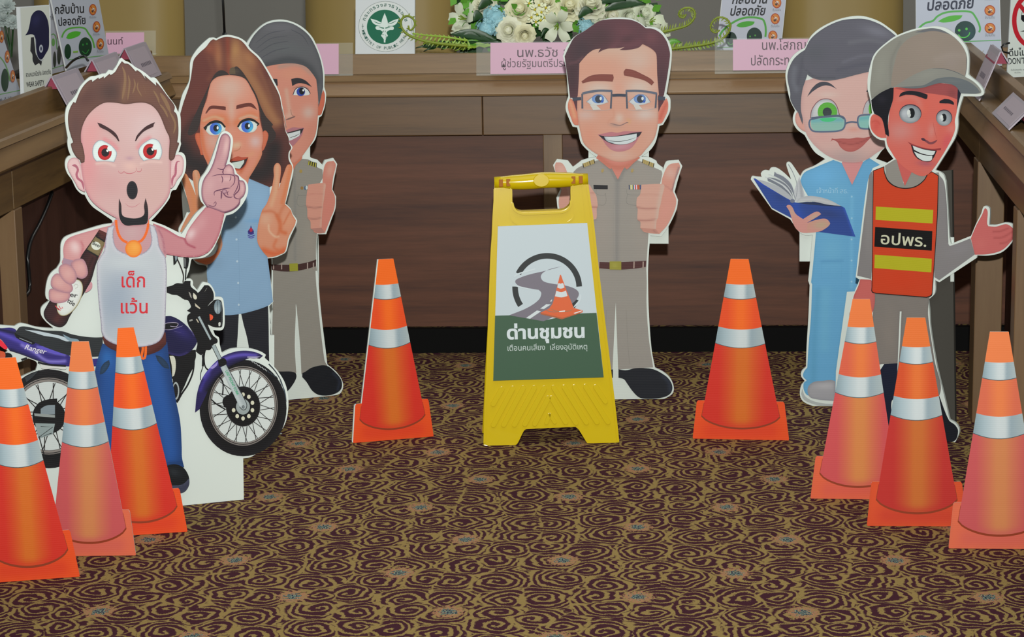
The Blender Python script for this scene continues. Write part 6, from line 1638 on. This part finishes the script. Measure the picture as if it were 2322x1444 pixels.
# ------------------------------------------------------------------ name tents straddling the side desks
M_LILAC = new_mat('lilac_backed_acrylic', '#9f949f', 0.35, 0.5)
M_PINKD = new_mat('shaded_pink_paper', '#8a3a4c', 0.6, 0.2)  # pink paper with the shade inside the tent put into its colour
def tent(label, ridge_a, ridge_b, front, inw_, w_out, w_in, led):
    """ridge between two pixels at height zr; out = unit vector towards the aisle"""
    q_ = front + inw_ * .030
    out = -inw_
    A, B = [CAMP + ray(*p_) * ((q_ - CAMP).dot(inw_) / ray(*p_).dot(inw_)) for p_ in (ridge_a, ridge_b)]
    zr = (A.z + B.z) / 2; A.z = B.z = zr
    drop = zr - led - .002
    t = empty('name_tent', ((A.x + B.x) / 2, (A.y + B.y) / 2, zr - drop), label, 'name plate', 'lilac name tents on the side desks')
    ax = (B - A)
    for nm, o_, mat in (('front_flap', out * w_out, M_LILAC), ('rear_flap', out * -w_in, M_LILAC)):
        bm = bmesh.new()
        f = A + o_ + Vector((0, 0, -drop if nm == 'front_flap' else -.028))
        nrm = ax.cross(f - A).normalized() * .003
        if nrm.dot(out) < 0: nrm = -nrm
        add_prism(bm, [A, B, B + (f - A), f], nrm if nm == 'front_flap' else -nrm)
        bm_obj(nm, bm, mat, t)
        if nm == 'front_flap':
            bm = bmesh.new(); e = (f - A); g0 = A + ax * .06 + e * .1; 
            add_prism(bm, [g0 + nrm * 1.02, g0 + nrm * 1.02 + ax * .8, g0 + nrm * 1.02 + ax * .8 + e * .8, g0 + nrm * 1.02 + e * .8], nrm * .15)
            bm_obj('paper', bm, new_mat('pale_lilac_paper', '#a89aa2', .6, .2), t)
            bm = bmesh.new()
            for k in range(7):
                u = .25 + k * .07
                add_prism(bm, [g0 + nrm * 1.2 + ax * u + e * .42, g0 + nrm * 1.2 + ax * (u + .045) + e * .42, g0 + nrm * 1.2 + ax * (u + .045) + e * .52, g0 + nrm * 1.2 + ax * u + e * .52], nrm * .1)
            bm_obj('printed_lettering', bm, new_mat('grey_ink', '#6b626b', .6, .2), t, kind='stuff')
    bm = bmesh.new()
    u = ax.normalized() * .004
    add_prism(bm, [A + u, A + u + out * w_out * .34 + Vector((0, 0, -.027)), A + u - out * w_in * .8 + Vector((0, 0, -.027))], ax * .96)
    bm_obj('pink_insert', bm, M_PINKD, t)
lo = -linw; ro = -rinw
tent('lilac name tent nearest on the left desk lip, behind the shouting man', (116, 175), (174, 156), LA, linw, .040, .018, .778)
tent('lilac name tent on the left desk, second of three from the front', (208, 137), (262, 119), LA, linw, .040, .018, .778)
tent('lilac name tent on the left desk, farthest, beside the pink plate', (282, 110), (328, 97), LA, linw, .040, .018, .778)
tent('lilac name tent on the right desk behind the beige cap', (2270, 123), (2249, 97), RA, rinw, .045, .018, .778)
tent('lilac name tent at the right picture edge on the right desk', (2340, 256), (2300, 201), RA, rinw, .045, .018, .778)

# ------------------------------------------------------------------ microphone and cables
mp = at_y(511, 122, 6.72)
t = empty('microphone', (mp.x, mp.y, .747), 'black gooseneck microphone on the back desk above the woman', 'microphone')
bm = bmesh.new()
prof_ = [(.088, .0), (.088, .015), (.080, .045), (.055, .075), (.02, .09)]
rings = []
for r_, z_ in prof_: rings.append([bm.verts.new((mp.x + r_ * math.cos(a), mp.y + r_ * .8 * math.sin(a), .747 + z_)) for a in np.linspace(0, 2 * math.pi, 28, endpoint=False)])
for i in range(len(rings) - 1):
    for k in range(28): bm.faces.new((rings[i][k], rings[i][(k + 1) % 28], rings[i + 1][(k + 1) % 28], rings[i + 1][k]))
bm.faces.new(rings[-1]); bm.faces.new(rings[0][::-1]); bm_obj('base', bm, M_DARK, t, smooth=True)
bm = bmesh.new(); add_tube(bm, [(mp.x, mp.y, .83), (mp.x, mp.y, .86)], [.010, .006], 12); add_tube(bm, [(mp.x, mp.y, .86), (mp.x - .001, mp.y, .95), (mp.x - .002, mp.y - .01, 1.08), (mp.x, mp.y - .05, 1.17)], .0035, 8); bm_obj('gooseneck', bm, M_BLACK, t, smooth=True)
bm = bmesh.new(); add_tube(bm, [(mp.x, mp.y - .05, 1.165), (mp.x, mp.y - .07, 1.195)], .010, 12); bm_obj('capsule', bm, M_BLACK, t, smooth=True)

def cable(label, pts, r=0.004, name='cable'):
    bm = bmesh.new(); add_tube(bm, pts, r, 8)
    c = Vector(pts[0])
    tag(bm_obj(name, bm, M_BLACK, None, smooth=True, loc=c), label, 'cable')
def lside(px, py, off=0.02):
    """point on the left desk front, off behind the apron line"""
    d = ray(px, py); q = LA + linw * off
    t_ = (q - CAMP).dot(linw) / d.dot(linw)
    return CAMP + d * t_
P2, C2 = parse("118,436 106,470 88,510 70,545 63,585 66,625 67,655 60,668 50,673")
cable('black cable hanging from the left desk in front of its dark panel', [lside(x, y, .028) for x, y in curve(P2, C2, False, step=8)], .0045)
P2, C2 = parse("150,153 165,138 180,130 192,128 199,137")
cable('black thin cable looping beside the lilac tents on the left desk', [at_z(x, y, .845 + .035 * math.sin(math.pi * k / 30)) for k, (x, y) in enumerate(curve(P2, C2, False, step=3))], .003)
# ------------------------------------------------------------------ flower arrangement behind the officer in glasses
rng = random.Random(7)
FY = 6.66
def leafmat(name, a, b, rough=0.5):
    m = new_mat(name, a, rough, 0.3)
    t = NT(m)
    t.l(t.mix(t.noise(t.pos(), 60.0, 2.0), lin(a), lin(b)), t.b.inputs['Base Color'])
    return m
M_CREAM = leafmat('cream_rose_petal', '#d8d3a8', '#e0dcc0'); M_CREAM2 = leafmat('ivory_rose_petal', '#d6d6b4', '#dfdccb')
M_LILY = leafmat('white_lily_petal', '#c9cfae', '#d9ddcc'); M_HYD = leafmat('pale_blue_petal', '#86bccb', '#a9d2d8')
M_DAISY = leafmat('white_daisy_petal', '#dcdfae', '#e3e6d0'); M_YC = new_mat('yellow_flower_centre', '#c7b53a', 0.7, 0.1)
M_LEAF = leafmat('dark_green_leaf', '#16331a', '#28491f', 0.35); M_LEAF2 = leafmat('fresh_green_leaf', '#4b8a2c', '#6aa538', 0.4)
M_FERN = leafmat('olive_fern', '#6f7f22', '#88962e', 0.45); M_FERN2 = leafmat('bright_fern', '#7da02a', '#95b13a', 0.45)
froot_p = at_y(1265, 118, FY)
froot = empty('flower_arrangement', (froot_p.x, FY, .748), 'low arrangement of cream roses, white lilies and pale blue hydrangea with fern curls', 'flowers')
def orient(d):
    """frame with z along d"""
    d = Vector(d).normalized()
    return d.to_track_quat('Z', 'Y').to_matrix()
def petal(bm, R, c, ang, r0, z0, r1, z1, w, curl, n=5, m=4):
    """curved petal from (r0,z0) to (r1,z1) around the axis"""
    g = []
    for i in range(n + 1):
        u = i / n
        rr = r0 + (r1 - r0) * u + curl * math.sin(u * math.pi) * -.5
        zz = z0 + (z1 - z0) * (u ** .8) - curl * u ** 3
        row = []
        for j in range(m + 1):
            v = j / m * 2 - 1
            ww = w * math.sin(math.pi * (0.12 + 0.80 * u)) ** .7
            a = ang + v * ww
            rad = rr * (1 - .08 * (1 - v * v))
            row.append(bm.verts.new(c + R @ Vector((rad * math.cos(a), rad * math.sin(a), zz - .12 * ww * v * v * rr))))
        g.append(row)
    for i in range(n):
        for j in range(m):
            bm.faces.new((g[i][j], g[i][j + 1], g[i + 1][j + 1], g[i + 1][j]))
def rose(px, py, r, d, mat, depth=FY):
    c = at_y(px, py, depth) - Vector(d).normalized() * r * .4
    R = orient(d)
    bm = bmesh.new()
    for k, (rf, zf, cu, n, wd) in enumerate(((.20, 1.12, .0, 3, 1.5), (.34, 1.05, .02, 3, 1.4), (.50, .98, .06, 4, 1.2), (.68, .86, .12, 5, 1.0), (.86, .66, .20, 5, .95), (1.02, .42, .26, 6, .85))):
        for i in range(n):
            petal(bm, R, c, 2 * math.pi * i / n + k * .7 + rng.uniform(-.15, .15), r * rf * .5, -r * .25, r * rf, r * zf * .62, wd, r * cu)
    sp = bmesh.ops.create_icosphere(bm, subdivisions=2, radius=1.0)['verts']
    for v_ in sp: v_.co = c + R @ Vector((v_.co.x * r * .30, v_.co.y * r * .30, v_.co.z * r * .34 + r * .30))
    return bm_obj('rose', bm, mat, froot, smooth=True)
def lily(px, py, r, d, depth=FY, n=6):
    c = at_y(px, py, depth) - Vector(d).normalized() * r * .5
    R = orient(d)
    bm = bmesh.new()
    for i in range(n):
        a = 2 * math.pi * i / n + rng.uniform(-.1, .1)
        petal(bm, R, c, a, r * .08, -r * .3, r * (1.0 if i % 2 else .9), r * (.75 if i % 2 else .85), .50 if i % 2 else .62, r * .35, 7, 4)
    o_ = bm_obj('lily', bm, M_LILY, froot, smooth=True)
    bm = bmesh.new()
    for i in range(5):
        a = 2 * math.pi * i / 5
        add_tube(bm, [c, c + R @ Vector((r * .12 * math.cos(a), r * .12 * math.sin(a), r * .6))], r * .025, 5)
    bm_obj('stamens', bm, M_FERN2, o_, kind='stuff')
def hydrangea(px, py, r, depth=FY, n=46):
    c = at_y(px, py, depth)
    bm = bmesh.new()
    for i in range(n):
        z = rng.uniform(-.7, 1); a = rng.uniform(math.pi, 2 * math.pi)
        d = Vector((math.sqrt(1 - z * z) * math.cos(a), math.sqrt(1 - z * z) * math.sin(a), z))
        R = orient(d); cc = c + d * r * rng.uniform(.85, 1.05); s_ = r * .26
        tw = rng.uniform(0, 1.5)
        for k in range(4):
            t = tw + k * math.pi / 2
            e = Vector((math.cos(t), math.sin(t), 0)); f = Vector((-math.sin(t), math.cos(t), 0))
            P_ = [cc, cc + R @ (e * s_ * .6 + f * s_ * .45 + Vector((0, 0, .1 * s_))), cc + R @ (e * s_ * 1.05 + Vector((0, 0, .25 * s_))), cc + R @ (e * s_ * .6 - f * s_ * .45 + Vector((0, 0, .1 * s_)))]
            bm.faces.new([bm.verts.new(p) for p in P_])
    o_ = bm_obj('hydrangea', bm, M_HYD, froot)
    bm = bmesh.new(); bmesh.ops.create_icosphere(bm, subdivisions=2, radius=r * .8)
    bmesh.ops.translate(bm, verts=bm.verts, vec=c); bm_obj('flower_core', bm, M_HYD, o_, smooth=True)
def daisy(px, py, r, depth=FY - .03):
    c = at_y(px, py, depth); R = orient((rng.uniform(-.3, .3), -1, rng.uniform(0, .5)))
    bm = bmesh.new()
    for k in range(6): petal(bm, R, c, 2 * math.pi * k / 6 + rng.random(), r * .15, 0, r, r * .15, .34, 0, 3, 2)
    o_ = bm_obj('daisy', bm, M_DAISY, froot, smooth=True)
    bm = bmesh.new(); bmesh.ops.create_icosphere(bm, subdivisions=1, radius=r * .3); bmesh.ops.translate(bm, verts=bm.verts, vec=c + R @ Vector((0, 0, r * .12)))
    bm_obj('flower_centre', bm, M_YC, o_, smooth=True)
def leaf(p0, p1, w, mat, name='leaf', depth=FY, sag=.01, d1=0.0, notch=0):
    a, b = at_y(*p0, depth), at_y(*p1, depth - d1)
    d = b - a; side = d.cross(Vector((0, -1, .35))).normalized()
    bm = bmesh.new(); L, C_, Rr = [], [], []
    n = 8
    for i in range(n + 1):
        u = i / n
        c = a + d * u + Vector((0, 0, sag * math.sin(u * math.pi)))
        ww = w * math.sin(math.pi * min(1, .08 + .92 * u)) ** .8 * (1 if not (notch and i % 2) else .55)
        L.append(bm.verts.new(c + side * ww)); Rr.append(bm.verts.new(c - side * ww)); C_.append(bm.verts.new(c + Vector((0, .004, -.003))))
    for i in range(n):
        bm.faces.new((L[i], C_[i], C_[i + 1], L[i + 1])); bm.faces.new((C_[i], Rr[i], Rr[i + 1], C_[i + 1]))
    return bm_obj(name, bm, mat, froot, smooth=True)
def fern(pts, r, mat, blades, bl, depth=FY - .04, side=1, curl=True):
    P_, C_ = parse(pts); L = curve(P_, C_, False, step=3)
    Q = [at_y(x, y, depth) for x, y in L]
    bm = bmesh.new(); n = len(Q)
    add_tube(bm, Q, [r * (1 - .45 * i / n) for i in range(n)], 7)
    o_ = bm_obj('fern_frond', bm, mat, froot, smooth=True)
    bm = bmesh.new()
    for k in range(blades):
        u = (k + .5) / blades
        i = min(n - 2, int(u * (n - 1)))
        t = (Q[i + 1] - Q[i]).normalized(); s_ = t.cross(Vector((0, -1, 0))) * side
        tip = Q[i] + s_ * bl * (1 - .55 * u) + t * bl * .5 * (1 - .5 * u) + Vector((0, rng.uniform(-.005, .005), 0))
        m_ = (Q[i] + tip) / 2; w_ = t * bl * .13
        bm.faces.new([bm.verts.new(p) for p in (Q[i], m_ - w_, tip, m_ + w_)])
        if curl and k % 1 == 0:
            tip2 = Q[i] - s_ * bl * .35 * (1 - .5 * u) + t * bl * .3
            m2 = (Q[i] + tip2) / 2
            bm.faces.new([bm.verts.new(p) for p in (Q[i], m2 - w_, tip2, m2 + w_)])
    bm_obj('leaflets', bm, mat, o_, kind='stuff')

# tray
c0 = at_y(1265, 122, FY)
bm = bmesh.new()
add_prism(bm, [Vector((c0.x + .24 * math.cos(a), FY + .06 * math.sin(a), .748)) for a in np.linspace(0, 2 * math.pi, 30, endpoint=False)], (0, 0, .035))
bm_obj('oasis_tray', bm, M_LEAF, froot)
# dense foliage core
bm = bmesh.new()
for k in range(150):
    px, py = rng.uniform(1035, 1490), rng.uniform(-30, 112)
    a = at_y(px, py, FY + rng.uniform(.0, .05)); t = Vector((rng.uniform(-1, 1), -.3, rng.uniform(-.5, 1))).normalized() * .035; s_ = t.cross(Vector((0, 1, 0))) * .35
    bm.faces.new([bm.verts.new(p) for p in (a, a + t * .5 + s_, a + t, a + t * .5 - s_)])
bm_obj('foliage', bm, M_LEAF2, froot, kind='stuff')
bm = bmesh.new()
for k in range(130):
    px, py = rng.uniform(1040, 1480), rng.uniform(-20, 112)
    a = at_y(px, py, FY + .05); t = Vector((rng.uniform(-1, 1), -.2, rng.uniform(-.5, 1))).normalized() * .05; s_ = t.cross(Vector((0, 1, 0))) * .4
    bm.faces.new([bm.verts.new(p) for p in (a, a + t * .5 + s_, a + t, a + t * .5 - s_)])
bm_obj('foliage', bm, M_LEAF, froot, kind='stuff')
lily(1045, 40, .050, (-.55, -.8, .25)); lily(1052, 82, .042, (-.3, -.9, -.45)); lily(1262, 62, .052, (-.1, -.9, -.2), FY - .05); lily(1480, 45, .05, (.6, -.7, .4)); lily(1500, 75, .035, (.5, -.8, .0))
rose(1152, 68, .040, (-.1, -1, .12), M_CREAM2, FY - .04); rose(1190, 82, .033, (.1, -1, -.25), M_CREAM, FY - .05); rose(1178, 18, .045, (0, -.9, .5), M_CREAM, FY); rose(1292, 10, .045, (.1, -.8, .6), M_CREAM, FY)
rose(1092, 5, .042, (-.3, -.7, .6), M_CREAM2); rose(1340, 5, .05, (.1, -.6, .8), M_CREAM2); rose(1390, 35, .045, (.2, -.8, .5), M_CREAM2); rose(1430, 38, .04, (.4, -.9, .1), M_LILY); rose(1240, 2, .035, (.1, -.8, .5), M_CREAM); rose(1350, 45, .04, (.1, -.9, .3), M_LILY); rose(1465, 30, .035, (.5, -.9, .2), M_LILY)
hydrangea(1120, 40, .034); hydrangea(1104, 66, .030, FY - .02); hydrangea(1330, 60, .026)
for x, y in ((1205, 40), (1222, 12), (1228, 28), (1215, 50), (1236, 40), (1238, 18), (1218, 33), (1232, 62), (1200, 8), (1245, 52), (1213, 22), (1226, 46)): daisy(x, y, .0135)
for x, y, x2, y2, w in ((1085, 20, 1118, 5, .012), (1095, 35, 1072, 48, .014), (1312, 38, 1345, 25, .012), (1365, 5, 1420, 0, .014), (1372, 22, 1465, 8, .014), (1245, 66, 1225, 88, .006)): leaf((x, y), (x2, y2), w, M_LEAF, depth=FY - .05)
for p0, p1, w, m, nt in (((1125, 92), (1020, 78), .014, M_LEAF, 0), ((1130, 95), (1010, 102), .012, M_LEAF, 1), ((1100, 98), (1000, 112), .012, M_LEAF2, 1), ((1060, 110), (942, 108), .012, M_LEAF, 1), ((1050, 100), (960, 116), .010, M_LEAF, 1), ((1120, 104), (1030, 116), .010, M_FERN2, 1), ((1090, 86), (1040, 90), .012, M_LEAF, 0)):
    leaf(p0, p1, w, m, depth=FY - .07, notch=nt)
fern("1060,104 1010,100 960,92 925,78 910,60 912,42 925,36 938,44 940,58 930,68 926,58", .0042, M_FERN, 26, .016, 6.485, -1)
fern("1060,92 1010,84 965,80 935,76", .003, M_FERN2, 12, .022, 6.49, -1)
fern("1070,108 1020,104 960,98", .003, M_FERN2, 14, .022, FY - .08, 1)
fern("1495,74 1530,66 1560,56 1575,38 1572,22 1555,18 1541,26 1540,36 1550,40 1556,32", .0042, M_FERN, 24, .018, FY - .06, -1)
fern("1510,112 1560,106 1610,98 1640,86 1656,62 1648,44 1628,40 1614,52 1612,66 1622,74 1632,68", .0042, M_FERN, 28, .018, FY - .06, -1)
fern("1500,116 1550,108 1600,102 1640,92", .004, M_FERN2, 24, .018, FY - .05, 1); fern("1500,112 1560,106 1630,94", .003, M_FERN2, 22, .016, FY - .055, -1)
leaf((1505, 108), (1545, 96), .008, M_LEAF2, depth=FY - .05)

# small things at the edges of the desks
wp = at_z(22, 60, .86)
froot = empty('flower_arrangement', (wp.x, wp.y, .768), 'pale white round flower heads at the left picture edge behind the posters', 'flowers')
M_WHF = leafmat('greyish_white_petal', '#8f9a98', '#b4bcb8')
for px, py, r in ((8, 45, .030), (30, 52, .026), (15, 15, .028)):
    c = at_y(px, py, wp.y)
    bm = bmesh.new(); R = orient((0.2, -.8, .6))
    for rf, zf in ((.5, 1.0), (.8, .8), (1.0, .45)):
        for i in range(9): petal(bm, R, c, 2 * math.pi * i / 9 + rf, r * .1, 0, r * rf, r * zf * .7, .42, r * .1)
    bm_obj('flower_head', bm, M_WHF, froot, smooth=True)
    bm = bmesh.new(); add_tube(bm, [c, Vector((wp.x, wp.y, .77))], .003, 6); bm_obj('stem', bm, M_LEAF, froot)
cable('small black cable loop beside the warning poster at the right', [at_y(x, y, 5.62) for x, y in ((2290, 97), (2276, 100), (2271, 106), (2274, 117), (2290, 121))], .0022)
